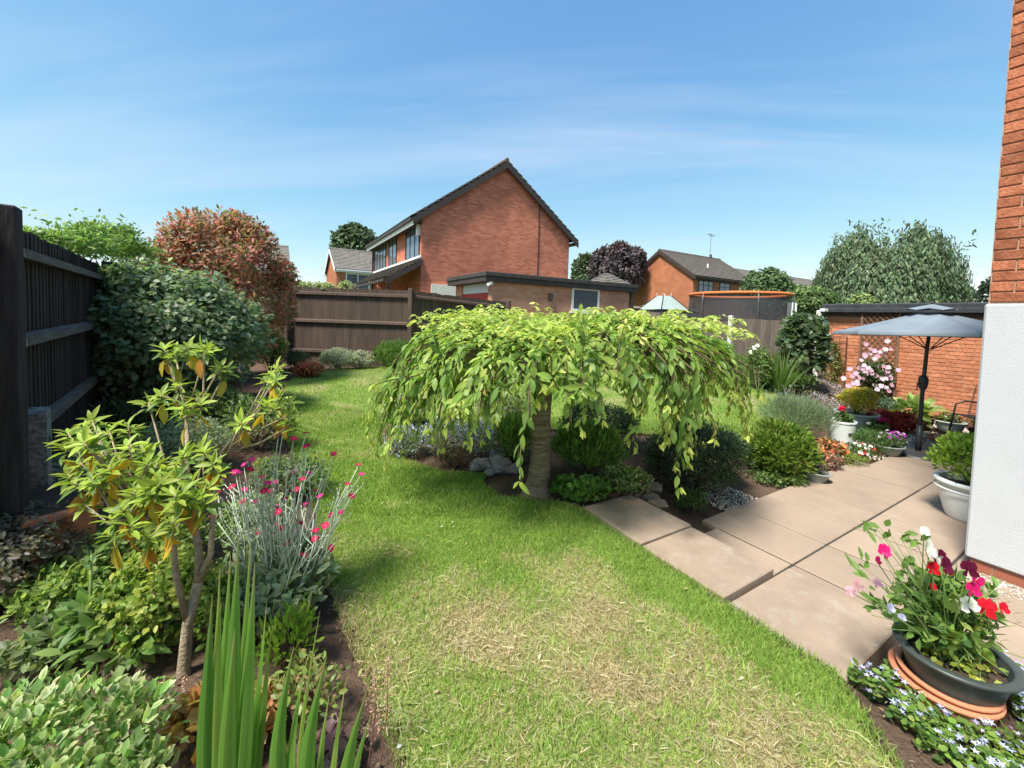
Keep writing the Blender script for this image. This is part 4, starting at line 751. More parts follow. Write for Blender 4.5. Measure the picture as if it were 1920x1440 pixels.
bed_plant('leafy_perennial', 'lime green leafy clump right of the woody trunk', 370, 470, 1090, 1240, .15, 700, OVAL, .04, .5, [(.2, .3, .05), (.15, .24, .05)], up=.4)
bed_plant('orange_leaf_plant', 'amber and orange leaved plant left of the sword leaves', 335, 425, 1300, 1430, .1, 320, LOBE, .055, .95, [(.52, .36, .12), (.58, .42, .18), (.45, .2, .07), (.4, .28, .08)], out=.4, up=.5)
bed_plant('orange_leaf_plant', 'amber leaved plant between the two sword leaf clumps', 430, 515, 1305, 1430, .1, 260, LOBE, .05, .95, [(.55, .38, .17), (.6, .42, .22), (.46, .22, .1)], out=.4, up=.5)
bed_plant('purple_leaf_plant', 'dusky purple leaved plant at the bottom edge beside the lawn', 570, 690, 1385, 1470, .1, 90, LOBE, .05, .95, [(.16, .1, .11), (.22, .15, .14), (.3, .2, .15)])
bed_plant('dark_perennial', 'dark leafy clump between the fence and the lime whorled shrub', 190, 300, 735, 830, .35, 900, LANCE, .09, .3, [(.07, .12, .05), (.11, .17, .07), (.15, .22, .1)], up=.4)
bed_plant('green_perennial', 'green ground covering clump beside the rose campion', 410, 560, 740, 860, .35, 2000, OVAL, .045, .5, [(.09, .15, .04), (.14, .21, .06)], cat='plant')
bed_plant('green_perennial', 'grey green low clump along the lawn edge behind the campion flowers', 470, 620, 850, 960, .3, 1400, OVAL, .04, .5, [(.12, .19, .06), (.17, .24, .09)])
fx = thing('foxglove_stem', 'single tall green flower stalk with paired leaves in the left bed', 'plant', gp(158, 1236)); b = np.array(fx.location); tp = at(172, 1040, b[1])-b; MB().tube([(0, 0, 0), tp*.5+[.01, 0, 0], tp], [.008, .007, .004], 6).build('stalk', GSTEM, fx, smooth=True)
k = 22; t_ = rng.random(k)**.8; a = rng.uniform(0, 6.28, k); L = .1*(1-.6*t_); single_leaves('leaf', LANCE, t_[:, None]*tp, np.stack([np.cos(a), np.sin(a), .5+0*a], 1), np.array([0, 0, 1.])+.2*sph(k), L, L*.4, np.array([(.15, .24, .08), (.2, .3, .12)]), fx, nm=3)
for x, y, d, lab in ((705, 1250, 1.45, 'airy pinkish seed plume at the lawn edge'), (728, 1230, 1.5, 'second airy pinkish seed plume nearer the lawn'), (345, 1265, 1.3, 'dark red seed plume beside the woody trunk')):
    o = thing('seed_plume', lab, 'plant', gp(x-15, 1439) if x > 400 else gp(350, 1400)); b = np.array(o.location); t = at(x, y, b[1]+.03)-b; MB().tube([(0, 0, 0), t*.5+[.01, 0, 0], t], [.0025, .002, .001], 4).build('stalk', mat('red_stalk', (.22, .09, .07), .8, .2, 9), o)
    k = 240; s = rng.uniform(.35, 1, k)[:, None]; p = t*s+rng.normal(size=(k, 3))*.022*(1.15-s); leaves('floret', DIAM, p, sph(k), sph(k), .007, .005, pal(k, [(.5, .3, .22), (.42, .2, .15), (.6, .45, .32)]), parent=o, m=PETAL)
bed_plant('green_perennial', 'fresh green leafy clump under the campion stems', 400, 560, 930, 1080, .25, 1500, OVAL, .04, .5, [(.15, .23, .07), (.2, .29, .09), (.26, .33, .14)], up=.4)
bed_plant('green_perennial', 'leafy green clump between the dark shrub and the pale mound', 330, 470, 720, 810, .35, 1500, OVAL, .05, .5, [(.10, .16, .05), (.14, .21, .07)], up=.4)
bed_plant('green_perennial', 'soft green clump in front of the terracotta trough', 120, 290, 1000, 1140, .25, 1300, OVAL, .045, .5, [(.2, .29, .08), (.26, .35, .11), (.32, .38, .14)], up=.4)
bed_plant('gold_flower_plant', 'small yellow leaved plant among the campion flowers', 465, 515, 860, 920, .1, 240, OVAL, .03, .5, [(.5, .45, .06), (.4, .42, .07)], up=.5)
bed_plant('lime_perennial', 'lime leaved low plant in front of the bronze shrub', 40, 190, 1060, 1200, .2, 1100, OVAL, .04, .5, [(.24, .33, .07), (.3, .39, .1), (.17, .25, .07)], up=.4)
bed_plant('lime_perennial', 'lime leaved clump filling below the woody shrub crown', 215, 400, 965, 1090, .22, 1500, OVAL, .04, .5, [(.22, .31, .07), (.3, .38, .09), (.36, .4, .12)], up=.4)
bed_plant('mixed_seedlings', 'small green and russet seedlings along the bed edge by the lawn', 500, 660, 1240, 1400, .12, 420, OVAL, .03, .5, [(.2, .3, .06), (.3, .2, .1), (.26, .33, .12)], up=.4)
# fallen leaves and bark bits on the soil
def litter(label, k, xr, yr, ok, cols, L=.03):
    x = rng.uniform(*xr, k*3); y = rng.uniform(*yr, k*3); q = ok(x, y); x, y = x[q][:k], y[q][:k]; k = len(x); tag(link('leaf_litter', leafmesh('leaf_litter', DIAM, np.stack([x, y, gz(x, y)+.012], 1), sph(k)*[1, 1, .15], np.array([0, 0, 1.])+.35*sph(k), L*rng.uniform(.4, 1.5, k), L*rng.uniform(.15, .5, k), pal(k, cols, None, .25), None, LEAF)), label, 'leaf litter', kind='stuff')
litter('brown leaf and bark litter on the left bed soil', 5000, (-4.5, -.2), (.8, 7), lambda x, y: ~inpoly(x, y, LAWN), [(.16, .1, .065), (.24, .17, .11), (.10, .06, .045), (.33, .26, .18)])
litter('brown bark bits on the soil under the weeping tree', 2600, (-1.8, 2.6), (3.1, 6), lambda x, y: ~inpoly(x, y, LAWN) & (to_uv(x, y)[1] < 3.0) & (to_uv(x, y)[0] > 2.56), [(.13, .085, .06), (.2, .14, .1), (.09, .06, .045)], .02)
litter('twig and leaf scraps on the soil by the dark pot', 700, (1.3, 2.6), (.9, 1.9), lambda x, y: ~inpoly(x, y, LAWN) & (to_uv(x, y)[1] < 2.9) & (to_uv(x, y)[0] < .68), [(.24, .17, .1), (.34, .27, .17), (.14, .09, .06)], .022)
# ------------------------------------------------------------------ island bed under the weeping tree
YEW = [(.045, .065, .033), (.065, .1, .045), (.1, .145, .06)]
bed_plant('variegated_bush', 'pale variegated bush peeping out under the left skirt of the weeping tree', 712, 800, 735, 815, .3, 2600, OVAL, .04, .6, [(.14, .21, .07), (.2, .28, .1)], colm=(.48, .5, .28), cat='shrub')
bed_plant('variegated_bush', 'cream variegated bush in the shade behind the ringed trunk', 880, 1000, 735, 830, .35, 2600, OVAL, .045, .6, [(.15, .24, .07), (.22, .3, .1)], colm=(.5, .52, .3), cat='shrub')
def catmint(label, x0, x1, yt, yb, ry, n, nf, gcols=((.16, .23, .12), (.21, .28, .15), (.25, .31, .2)), fc=((.42, .43, .68), (.5, .51, .74), (.34, .34, .6), (.58, .58, .78)), Lf=.026):
    o, c, r = bed_plant('catmint', label, x0, x1, yt, yb, ry, n, DIAM, .032, .5, list(gcols), out=.5, up=.6, rand=.5)
    off = np.array([o.location[0], o.location[1], o.location[2]]); p, n_ = blob(c, r*1.06, nf, 22, .32, 4, off[2]); L = Lf*rng.uniform(.6, 1.3, nf); leaves('floret', DIAM, p-off, dirs(n_, .6, .6, .6), sph(nf), L, L*.7, pal(nf, list(fc)), parent=o, m=PETAL)
catmint('lavender blue catmint spilling at the left end of the island bed', 715, 800, 800, 868, .25, 1500, 900)
catmint('blue flowering catmint mound in front of the weeping skirt', 775, 900, 785, 868, .3, 2600, 700)
catmint('grey blue catmint drift between the stones and the trunk', 850, 960, 790, 872, .28, 2200, 900)
bed_plant('pale_flower_plant', 'tiny pale pink flowered plant at the lawn corner of the island bed', 715, 775, 815, 858, .12, 400, DIAM, .025, .6, [(.5, .4, .42), (.2, .24, .12), (.6, .5, .5)])
bed_plant('bronze_plant', 'brown bronze leaved plant among the blue catmint', 815, 890, 838, 884, .15, 600, OVAL, .03, .6, [(.14, .09, .06), (.2, .12, .07), (.1, .1, .05)])
STONE = mat('grey_stone', (.22, .215, .22), .9, .25, 9, .5, 30, rnd=.2)
def stone(loc, r, lab, par=None, m=STONE):
    q = sph(1)[0]; mb = MB(); n1, n2 = 9, 6; v = [(0, 0, r[2])]
    for i in range(1, n2):
        for j in range(n1): a, e = 2*math.pi*j/n1, math.pi*i/n2; k = 1+.2*math.sin(2*a+q[0]*9)*math.sin(e)+.16*rng.normal(); v.append((r[0]*k*math.sin(e)*math.cos(a), r[1]*k*math.sin(e)*math.sin(a), r[2]*math.cos(e)*k))
    v.append((0, 0, -r[2])); f = [(0, 1+j, 1+(j+1) % n1) for j in range(n1)]+[(1+(i-1)*n1+j, 1+i*n1+j, 1+i*n1+(j+1) % n1, 1+(i-1)*n1+(j+1) % n1) for i in range(1, n2-1) for j in range(n1)]+[(len(v)-1, 1+(n2-2)*n1+(j+1) % n1, 1+(n2-2)*n1+j) for j in range(n1)]
    o = mb.add(v, f).build('stone', m, par, tuple(map(float, loc)))
    if lab: tag(o, lab, 'stone', 'stones edging the island bed')
    return o
for x, y, s, lab in ((905, 868, 17, 'leftmost grey stone edging the island bed'), (938, 868, 19, 'biggest grey stone edging the island bed'), (932, 856, 13, 'grey stone behind the biggest edging stone'), (960, 876, 12, 'small grey stone nearest the ringed trunk'), (918, 884, 9, 'low grey stone at the lawn side of the edging stones'), (890, 874, 9, 'smallest grey stone among the blue flowers')):
    p = gp(x, y+s*.7); k = s*p[1]/FPX; stone(p+[0, 0, k*.5], (k*1.15, k, k*.75), lab)
bed_plant('goldenrod', 'upright green goldenrod clump left of the ringed trunk', 925, 1000, 775, 880, .25, 1900, BLADE, .07, .22, [(.15, .28, .06), (.2, .34, .07), (.12, .21, .05)], out=.5, up=.8, rand=.45)
bed_plant('goldenrod', 'upright green goldenrod clump right of the ringed trunk', 1030, 1175, 798, 905, .32, 3600, BLADE, .075, .24, [(.15, .28, .06), (.21, .35, .075), (.12, .21, .05)], out=.5, up=.8, rand=.45, lump=26, lr=.3)
bed_plant('ground_cover', 'bright green geranium ground cover beside the first path slab', 1030, 1150, 895, 948, .16, 900, LOBE, .04, 1., [(.12, .25, .04), (.17, .32, .06), (.09, .18, .04)], up=.6)
bed_plant('ground_cover', 'trailing ivy carpet spreading towards the stone edging', 1120, 1225, 875, 938, .2, 1200, OVAL, .032, .6, [(.08, .15, .04), (.12, .2, .05), (.3, .34, .16)], up=.5)
shrub('yew_ball', 'clipped dark yew ball shaded behind the weeping crown', 1045, 1195, 755, 850, .55, 5500, DIAM, .05, .3, YEW, lump=30, lr=.25)
yw, yc, yr = shrub('yew_ball', 'dark clipped yew bush overhanging the patio step', 1200, 1405, 790, 962, .5, 12000, DIAM, .05, .28, [(.05, .075, .038), (.07, .11, .05), (.1, .155, .065), (.14, .21, .08)], [4, 3, 2, 1], lump=34, lr=.26, base=gp(1310, 950))
ph_ = thing('dark_phormium', 'dark maroon strap leaved tuft at the foot of the yew bush', 'plant', gp(1262, 925)); 
for k in range(26):
    a = rng.uniform(0, 6.28); blade(ph_, 'blade', (0, 0, 0), (math.cos(a)*rng.uniform(.12, .26), math.sin(a)*rng.uniform(.1, .22)-.05, rng.uniform(.05, .2)), .016, (.085, .05, .045), (.14, .09, .07), bend=.4, n=5)
bed_plant('ivy_tuft', 'small ivy tuft hanging over the patio edge below the yew bush', 1255, 1330, 915, 970, .14, 600, OVAL, .03, .7, [(.07, .12, .03), (.11, .17, .04)])
edg = thing('stone_edging', 'rough stone edging stepping down beside the path slabs', 'edging', gp(1235, 945)); eb = np.array(edg.location); SAND = mat('buff_stone', (.20, .16, .115), .9, .25, 9, .5, 30, rnd=.15)
for x, y, s in ((1222, 935, 16), (1236, 946, 15), (1225, 915, 15)): stone(on(x, y, -.06)-eb, (.085, .06, .045+.02*rng.random()), None, edg, SAND)
# gravel
def gravel(label, poly, k, z, sz=.014, cols=((.62, .55, .44), (.50, .42, .33), (.72, .68, .6), (.38, .31, .25))):
    poly = [tuple(q[:2]) for q in poly]; a = np.array(poly); x = rng.uniform(a[:, 0].min(), a[:, 0].max(), k*4); y = rng.uniform(a[:, 1].min(), a[:, 1].max(), k*4); q = inpoly(x, y, poly); x, y = x[q][:k], y[q][:k]; k = len(x); s = sz*rng.uniform(.6, 1.5, k)
    OCT = _t([(-.5, .5, 0), (.5, .5, 0), (0, 0, 0), (0, 1, 0), (.1, .45, .38), (-.3, .2, .25), (.3, .75, .25)], [(2, 1, 4), (1, 3, 6), (1, 6, 4), (3, 0, 4), (3, 4, 6), (0, 2, 5), (0, 5, 4), (2, 4, 5)], [0]*7)
    zz_ = np.full(k, z) if np.isscalar(z) else z(x, y)
    tag(link('gravel', leafmesh('gravel', OCT, np.stack([x, y, zz_+.004*rng.random(k)], 1), sph(k)*[1, 1, .1], np.array([0, 0, 1.])+.3*sph(k), s, s*.8, pal(k, list(cols)), None, STEMC)), label, 'gravel', kind='stuff')
gravel('pale gravel pocket between the yew bush and the patio', [uv(2.04, 3.75), uv(2.5, 3.8), uv(2.6, 4.3), uv(2.04, 4.4)], 1500, lambda x, y: np.maximum(gz(x, y), PZ-.03)+.012)
gravel('pale gravel strip along the foot of the white wall', [uv(.74, 4.3), uv(.74, 4.51), uv(-1.5, 4.51), uv(-1.5, 4.22)], 3000, PZ+.004)
gravel('pale gravel bed between the pots and the garage wall', [uv(2.04, 7.0), uv(2.9, 7.6), uv(3.1, 9.6), uv(2.2, 10.9), uv(1.5, 10.9), uv(1.7, 9.8), uv(2.04, 9.0)], 5200, lambda x, y: gz(x, y)+.03, .022)
gravel('gravel under the wooden trellis', [uv(2.9, 9.6), uv(4.3, 9.8), uv(4.3, 11.25), uv(2.2, 11.2)], 2500, lambda x, y: gz(x, y)+.02, .024, ((.25, .23, .22), (.4, .36, .32), (.18, .17, .17)))
# golden conifer, lavender and the border round the patio
def con(label, x0, x1, yt, yb, ry, n):
    o, c, r = shrub('golden_conifer', label, x0, x1, yt, yb, ry, n, DIAM, .075, .3, [(.16, .25, .04), (.22, .32, .05), (.11, .18, .035), (.3, .38, .08)], [4, 3, 2, 1], lump=34, lr=.28, out=.7, up=.5, rand=.4); return o
bed_plant('ground_ivy', 'low green ivy fringe between the golden conifer and the slabs', 1400, 1520, 886, 916, .22, 1500, OVAL, .035, .6, [(.1, .17, .05), (.15, .23, .06)], up=.5)
con('feathery yellow green conifer beside the patio edge', 1392, 1516, 792, 914, .42, 8500)
sil = [(.25, .32, .19), (.32, .39, .25), (.2, .28, .14)]
lv, lc, lr_ = shrub('lavender', 'grey green lavender mound leaning towards the lawn', 1430, 1552, 745, 838, .5, 3600, BLADE, .11, .07, sil, out=.8, up=.8, rand=.35, lump=20)
loff = np.array(lv.location); k = 420; a = rng.uniform(0, 6.28, k); e = rng.uniform(.35, 1.3, k); d_ = np.stack([np.cos(a)*np.cos(e), np.sin(a)*np.cos(e), np.sin(e)], 1); L = rng.uniform(.3, .6, k); leaves('stalk', BLADE, np.tile([0, 0, .15], (k, 1))+d_*.15, d_, sph(k), L, .007, pal(k, [(.32, .4, .25), (.4, .46, .31)]), parent=lv)
tp = np.tile([0, 0, .15], (k, 1))+d_*(.15+L[:, None]*.93); leaves('flower_spike', DIAM, tp, d_, sph(k), .05, .012, pal(k, [(.24, .22, .36), (.3, .3, .32), (.3, .33, .25)]), parent=lv, m=PETAL)
bed_plant('fern_plant', 'feathery green plant between the two pale pots', 1605, 1665, 805, 862, .25, 1300, BLADE, .06, .15, [(.10, .19, .06), (.15, .25, .08)], out=.5, up=.6, rand=.5)
bed_plant('sedum_mound', 'lime green sedum mound on the edge of the patio', 1557, 1625, 850, 882, .2, 1800, DIAM, .018, .7, [(.24, .32, .07), (.32, .4, .1), (.18, .26, .05)], up=.5)
def blooms(name, label, x0, x1, yt, yb, ry, n, L, cols, nf, fs, fcols, cat='flowers', tm=OVAL):
    o, c, r = bed_plant(name, label, x0, x1, yt, yb, ry, n, tm, L, .6, cols, cat=cat); off = np.array(o.location); p, n_ = blob(c, r*1.02, nf*3, 10, .4, 6, off[2]); s = p[:, 1] < c[1]+.25*r[1]; p, n_ = p[s][:nf], n_[s][:nf]; flower_disc('flower', o, p-off, n_+np.array([0, -.5, .5]), fs, fcols); return o
blooms('orange_begonia', 'big orange begonias at the patio corner', 1528, 1580, 820, 872, .2, 500, .05, [(.42, .18, .08), (.14, .15, .05), (.3, .16, .08)], 46, .085, [(.78, .22, .06), (.82, .34, .14), (.7, .12, .05)])
blooms('pink_foliage_plant', 'pink speckled foliage plant in front of the orange begonias', 1538, 1580, 848, 890, .12, 500, .025, [(.4, .2, .17), (.5, .32, .27), (.16, .16, .08)], 10, .03, [(.6, .1, .08), (.75, .2, .1)])
blooms('busy_lizzie', 'white and red busy lizzies behind the sedum mound', 1575, 1640, 830, 866, .2, 500, .03, [(.08, .14, .04), (.12, .2, .05)], 46, .05, [(.85, .83, .8), (.8, .78, .78), (.7, .05, .06), (.85, .85, .84)])
blooms('red_begonia', 'single orange red begonia at the right end of the busy lizzies', 1625, 1650, 838, 860, .1, 200, .03, [(.1, .14, .05), (.2, .1, .05)], 10, .05, [(.72, .1, .05), (.75, .16, .06)])
# ------------------------------------------------------------------ pots on and beside the patio
PGREY = mat('pale_grey_glaze', (.60, .64, .62), .45, .05, 4, spec=.4); PGREEN = mat('sage_glaze', (.42, .48, .45), .45, .06, 4, spec=.4); PWHITE = mat('white_plastic', (.72, .75, .74), .4, .04, 5, spec=.45); PSLATE = mat('slate_green_glaze', (.27, .31, .29), .5, .08, 5, spec=.4); PDARK = mat('charcoal_plastic', (.045, .048, .047), .42, .12, 6, spec=.45); PBROWN = mat('brown_clay', (.17, .085, .06), .8, .2, 8)
q = gp(1542, 914); pot('bowl_pot', 'low grey bowl tilted at the patio edge', q+[0, .12, .0], .145, .135, PSLATE, .55, .014, tilt=(RAD(-4), RAD(5)))
o, _ = plant('white_alyssum', 'white flowered and purple leaved planting in the tilted grey bowl', q+[0, .12, .17], (.14, .13, .1), 600, DIAM, .03, .5, [(.13, .18, .06), (.12, .07, .08), (.18, .22, .08)], cat='flowers'); k = 22; p, n_ = blob((0, 0, .12), (.13, .12, .09), k, 8, .4, 6); flower_disc('flower', o, p, n_+[0, -.3, .6], .028, [(.82, .8, .8), (.75, .7, .72)])
qb = gp(1632, 818)+[0, .3, 0]; qb[2] = float(gz(qb[0], qb[1])); pot('round_pot', 'big round sage pot holding a yellow leaved shrub', qb, .29, .34, PGREEN, .66, .03, bulge=.06)
plant('yellow_shrub', 'rounded golden yellow leaved shrub growing in the big sage pot', qb+[0, -.02, .56], (.31, .29, .22), 3600, OVAL, .04, .6, [(.68, .55, .07), (.74, .62, .12), (.55, .48, .07), (.38, .38, .07)], [4, 3, 2, 1], cat='shrub', lump=22, lr=.3, stem_from=qb+[0, 0, .3], floor=qb[2]+.3, nstem=10, sr=.007)
qw = gp(1594, 840)+[0, .17, 0]; qw[2] = float(gz(qw[0], qw[1])); o = pot('cylinder_pot', 'pale cylindrical pot with a dark handle mark', qw, .175, .38, PGREY, .9, .004); box('handle_mark', PDARK, o, -.045, .045, -.183, -.168, .2, .225, .006)
o, off = plant('geranium', 'geranium with one large crimson bloom in the cylindrical pot', qw+[0, 0, .4], (.14, .13, .1), 260, LOBE, .05, 1., [(.08, .15, .04), (.12, .2, .06)], cat='flowers', floor=qw[2]+.3, stem_from=qw+[0, 0, .3]); p, n_ = blob((-.05, -.03, .26), (.06, .05, .05), 26, 6, .4, 6); flower_disc('flower', o, p, n_, .045, [(.72, .02, .07), (.6, .01, .05)]); MB().tube([(0, 0, .05), (-.04, -.02, .24)], .005, 5).build('flower_stalk', GSTEM, o)
q = gp(1684, 864)+[0, .15, .0]; q[2] = max(PZ, float(gz(q[0], q[1]))); pot('bowl_pot', 'low sage bowl of purple flowers beside the parasol foot', q, .155, .14, PSLATE, .62, .014, sx=1.15)
o, off = plant('purple_petunia', 'purple petunias in the low sage bowl', q+[0, 0, .21], (.22, .17, .11), 700, OVAL, .03, .6, [(.1, .16, .06), (.14, .2, .07)], cat='flowers', floor=q[2]+.13); k = 60; p, n_ = blob((.04, 0, .12), (.22, .16, .1), k, 14, .4, 6); flower_disc('flower', o, p, n_+[0, -.4, .3], .042, [(.42, .06, .42), (.55, .3, .55), (.35, .05, .36), (.62, .45, .62)])
q = uv(2.35, 8.0, PZ-.0); q[2] = float(gz(q[0], q[1])); pot('round_pot', 'small black pot behind the purple bowl', q, .13, .22, PDARK, .75, .01)
o, off = plant('pink_geranium', 'cerise geranium in the small black pot', q+[0, 0, .3], (.18, .14, .11), 320, LOBE, .045, 1., [(.07, .12, .04), (.1, .17, .05)], cat='flowers', floor=q[2]+.2); p, n_ = blob((.05, -.04, .2), (.09, .06, .05), 22, 6, .4, 6); flower_disc('flower', o, p, n_, .045, [(.62, .02, .13), (.7, .04, .2)]); p, n_ = blob((-.15, -.04, .16), (.04, .04, .03), 8, 4, .4, 6); flower_disc('flower', o, p, n_, .035, [(.82, .8, .8)])
q = uv(2.55, 9.3); q[2] = float(gz(q[0], q[1])); plant('red_acer', 'low spreading plant with deep red leaves by the gravel', q+[0, 0, .2], (.42, .3, .2), 1700, BLADE, .09, .3, [(.52, .04, .04), (.42, .05, .04), (.55, .14, .06), (.36, .04, .06)], cat='shrub', up=-.2, floor=q[2])
q = uv(2.35, 10.0); q[2] = float(gz(q[0], q[1])); pot('round_pot', 'brown clay pot near the garage wall', q, .2, .27, PBROWN, .7, .02); plant('hosta', 'broad lime leaved hosta in the brown clay pot', q+[0, 0, .36], (.32, .26, .13), 90, LANCE, .2, .5, [(.24, .36, .09), (.32, .42, .14)], cat='plant', out=.8, up=.2, rand=.3, floor=q[2]+.22)
q = uv(2.9, 10.3); q[2] = float(gz(q[0], q[1])); pot('round_pot', 'dark brown bowl of blue green foliage below the trellis', q, .3, .2, PBROWN, .7, .02); plant('blue_green_plant', 'blue green leafy plant in the dark brown bowl', q+[0, 0, .3], (.34, .28, .14), 1200, OVAL, .05, .6, [(.08, .14, .09), (.12, .19, .12)], floor=q[2]+.16)
q = uv(1.98, 10.05, PZ); pot('saucer', 'dark saucer under the white oval pot', q+[0, 0, 0], .22, .03, PDARK, .9, .006, cat='saucer', soil=.3); pot('oval_pot', 'white green oval pot standing on a dark saucer', q+[0, 0, .03], .185, .19, mat('mint_glaze', (.66, .70, .62), .45, .05, 4), .7, .02, bulge=.05)
o, off = plant('mixed_bedding', 'mixed green and red bedding in the white oval pot', q+[0, 0, .25], (.2, .17, .09), 500, OVAL, .04, .6, [(.1, .18, .05), (.15, .25, .07), (.28, .07, .05), (.3, .26, .08)], floor=q[2]+.2); p, n_ = blob((0, -.04, .09), (.22, .15, .06), 12, 8, .4, 6); flower_disc('flower', o, p, n_, .03, [(.82, .8, .74)])
# terracotta ring of bricks
q = uv(1.75, 9.35, PZ); o = thing('edging_ring', 'round terracotta topped brick ring lying on the gravel', 'edging', q); MB().lathe([(.001, .06), (.26, .06), (.27, .05), (.27, .0)], 24).build('top', mat('clay_top', (.45, .22, .13), .85, .2, 12), o)
for i in range(14): a = 6.283*i/14; e = MB().box(-.055, .055, -.03, .03, 0, .055, .005).build('brick', BRK, o, (.31*math.cos(a), .31*math.sin(a), 0), a+1.57)
# big white pot by the house corner
q = on(1822, 985, PZ); q = q+np.array([.12, .12, 0]); bp_ = pot('round_pot', 'large white pot standing beside the white house wall', q, .235, .37, PWHITE, .7, .03, bulge=.06); R_ = .27; MB().lathe([(R_*.945, .275), (R_*.965, .28), (R_*.965, .29), (R_*.945, .295)], 32).build('band', PWHITE, bp_, smooth=True)
o, off = plant('euonymus', 'lime green bushy shrub in the large white pot', q+[-.02, 0, .57], (.31, .29, .23), 2300, OVAL, .045, .6, [(.24, .37, .05), (.3, .42, .07), (.16, .27, .04)], cat='shrub', lump=22, lr=.32, out=.6, up=.5, rand=.4, floor=q[2]+.32, stem_from=q+[0, 0, .33], nstem=12, sr=.007)
# ------------------------------------------------------------------ foreground: dark oval pot of sweet peas
q = gp(1788, 1308); q[2] = .0; CLAY2 = mat('orange_plastic_clay', (.52, .20, .105), .6, .1, 6); u0 = q.copy(); u0[2] = -.02
pot('terracotta_pot', 'wide terracotta pot half sunk among the blue flowers', u0+[-.03, .02, -.06], .168, .15, CLAY2, .85, .010, rz=.4)
pot('terracotta_pot', 'second terracotta pot nested inside the wide one', u0+[-.02, .015, -.015], .158, .125, CLAY2, .9, .007)
DP = q+np.array([.0, .01, .045]); pot('oval_pot', 'dark green oval pot nested in the terracotta pots', DP, .185, .16, mat('dark_green_plastic', (.045, .055, .052), .4, .12, 6, spec=.45), .78, .022, sx=1.0, sy=.92, soil=.7)
def sweetpea():
    b = DP+[0, .02, .12]; o = thing('sweet_pea', 'sweet peas with pink, red, white and maroon blooms in the dark pot', 'flowers', b); T = MB(); D0 = b[1]
    fl = [(1655, 1035, 0, .04), (1658, 1045, 0, .035), (1607, 1100, 1, .045), (1645, 1095, 4, .03), (1668, 1143, 5, .035), (1735, 1030, 2, .06), (1755, 1045, 2, .05), (1732, 998, 2, .03), (1760, 1047, 3, .05), (1770, 1065, 3, .05), (1748, 1068, 6, .04), (1815, 1070, 3, .05), (1828, 1090, 0, .065), (1748, 1102, 6, .025), (1795, 1140, 2, .05), (1815, 1138, 2, .055), (1848, 1143, 6, .055)]
    fl = fl+[(x+rng.normal()*16, y+rng.normal()*16, ci, s*.7) for x, y, ci, s in fl[::2]]
    cols = [(.66, .015, .16), (.75, .42, .5), (.70, .70, .66), (.10, .006, .03), (.5, .28, .4), (.48, .47, .68), (.6, .012, .03)]
    for (x, y, ci, s) in fl:
        s *= 1.12; t = at(x, y, D0-.1+rng.normal()*.04)-b; m = t*.55+np.array([rng.normal()*.03, rng.normal()*.03, .02]); T.tube([(rng.normal()*.04, rng.normal()*.04, 0), m*.6, m, t], [.0035, .003, .0025, .0018], 4)
        n_ = nrm(np.array([rng.normal()*.4, -1, .35+.3*rng.normal()])); fo = link('flower', None, o, tuple(map(float, t))); c = np.array([cols[ci]])
        up_ = np.array([.2*rng.normal(), 0, 1.]); sd = nrm(np.cross(n_, up_)); P_ = np.array([(0, 0, 0), (0, 0, 0), (0, 0, 0), (0, 0, 0), (0, 0, 0)], float); dd = np.array([up_+sd*.5, up_-sd*.5, up_, sd*.8-up_*.25+n_*.5, -sd*.8-up_*.25+n_*.5]); nn = np.array([n_, n_, n_+sd*.1, n_-sd*.6, n_+sd*.6]); me = leafmesh('flower', OVAL, P_, dd, nn, s*np.array([.75, .75, .8, .62, .62]), s*np.array([.8, .8, .6, .6, .6]), c, c*1.15, PETAL); COL.objects.unlink(fo); bpy.data.objects.remove(fo); link('flower', me, o, tuple(map(float, t)))
    for k in range(44):
        a = rng.uniform(0, 6.28); e = np.array([math.cos(a)*rng.uniform(.05, .3)-.02, math.sin(a)*rng.uniform(.05, .22), rng.uniform(.08, .4)]); m = e*.5+np.array([0, 0, .05]); T.tube([(rng.normal()*.06, rng.normal()*.06, 0), m, e], [.003, .0026, .0015], 4); 
        if k % 3 == 0: s_ = np.linspace(0, 1, 7)[:, None]; c_ = e+np.hstack([np.sin(s_*9)*.012, np.cos(s_*9)*.012, s_*.06]); T.tube(c_, .0009, 3)
    x = at(1640, 985, D0)-b; T.tube([(0, 0, .1), x*.5+[0, 0, .06], x], [.003, .0025, .0015], 4); T.build('stem', GSTEM, o, smooth=True)
    k = 760; p, n_ = blob((-.02, .03, .16), (.2, .15, .19), k, 26, .32, 2, .0); L = .05*rng.uniform(.6, 1.3, k); leaves('foliage', OVAL, p, dirs(n_, .5, .25, .8), n_+.5*sph(k)+[0, 0, .5], L, L*.55, pal(k, [(.14, .24, .05), (.2, .31, .07), (.10, .18, .05), (.34, .38, .09)], [4, 3, 3, 1]), parent=o)
    tx = TX = np.array([at(a_, b_, D0)-b for a_, b_ in ((1630, 985), (1650, 990), (1665, 995), (1620, 1065), (1612, 1075), (1635, 1125), (1690, 1010), (1640, 1140), (1720, 1020), (1860, 1100), (1870, 1110), (1850, 1150), (1700, 1100), (1690, 1060), (1840, 1180), (1760, 1180), (1800, 1200), (1730, 1150), (1830, 1215), (1770, 1230))]); k = len(tx)
    T2 = MB()
    for t_ in tx: T2.tube([(rng.normal()*.03, rng.normal()*.03, .05), t_*.55+[0, 0, .05], t_], [.0026, .002, .0013], 4)
    T2.build('stem', GSTEM, o, smooth=True)
    for j in range(3): tx = np.vstack([tx, TX+rng.normal(size=TX.shape)*.018])
    k = len(tx)
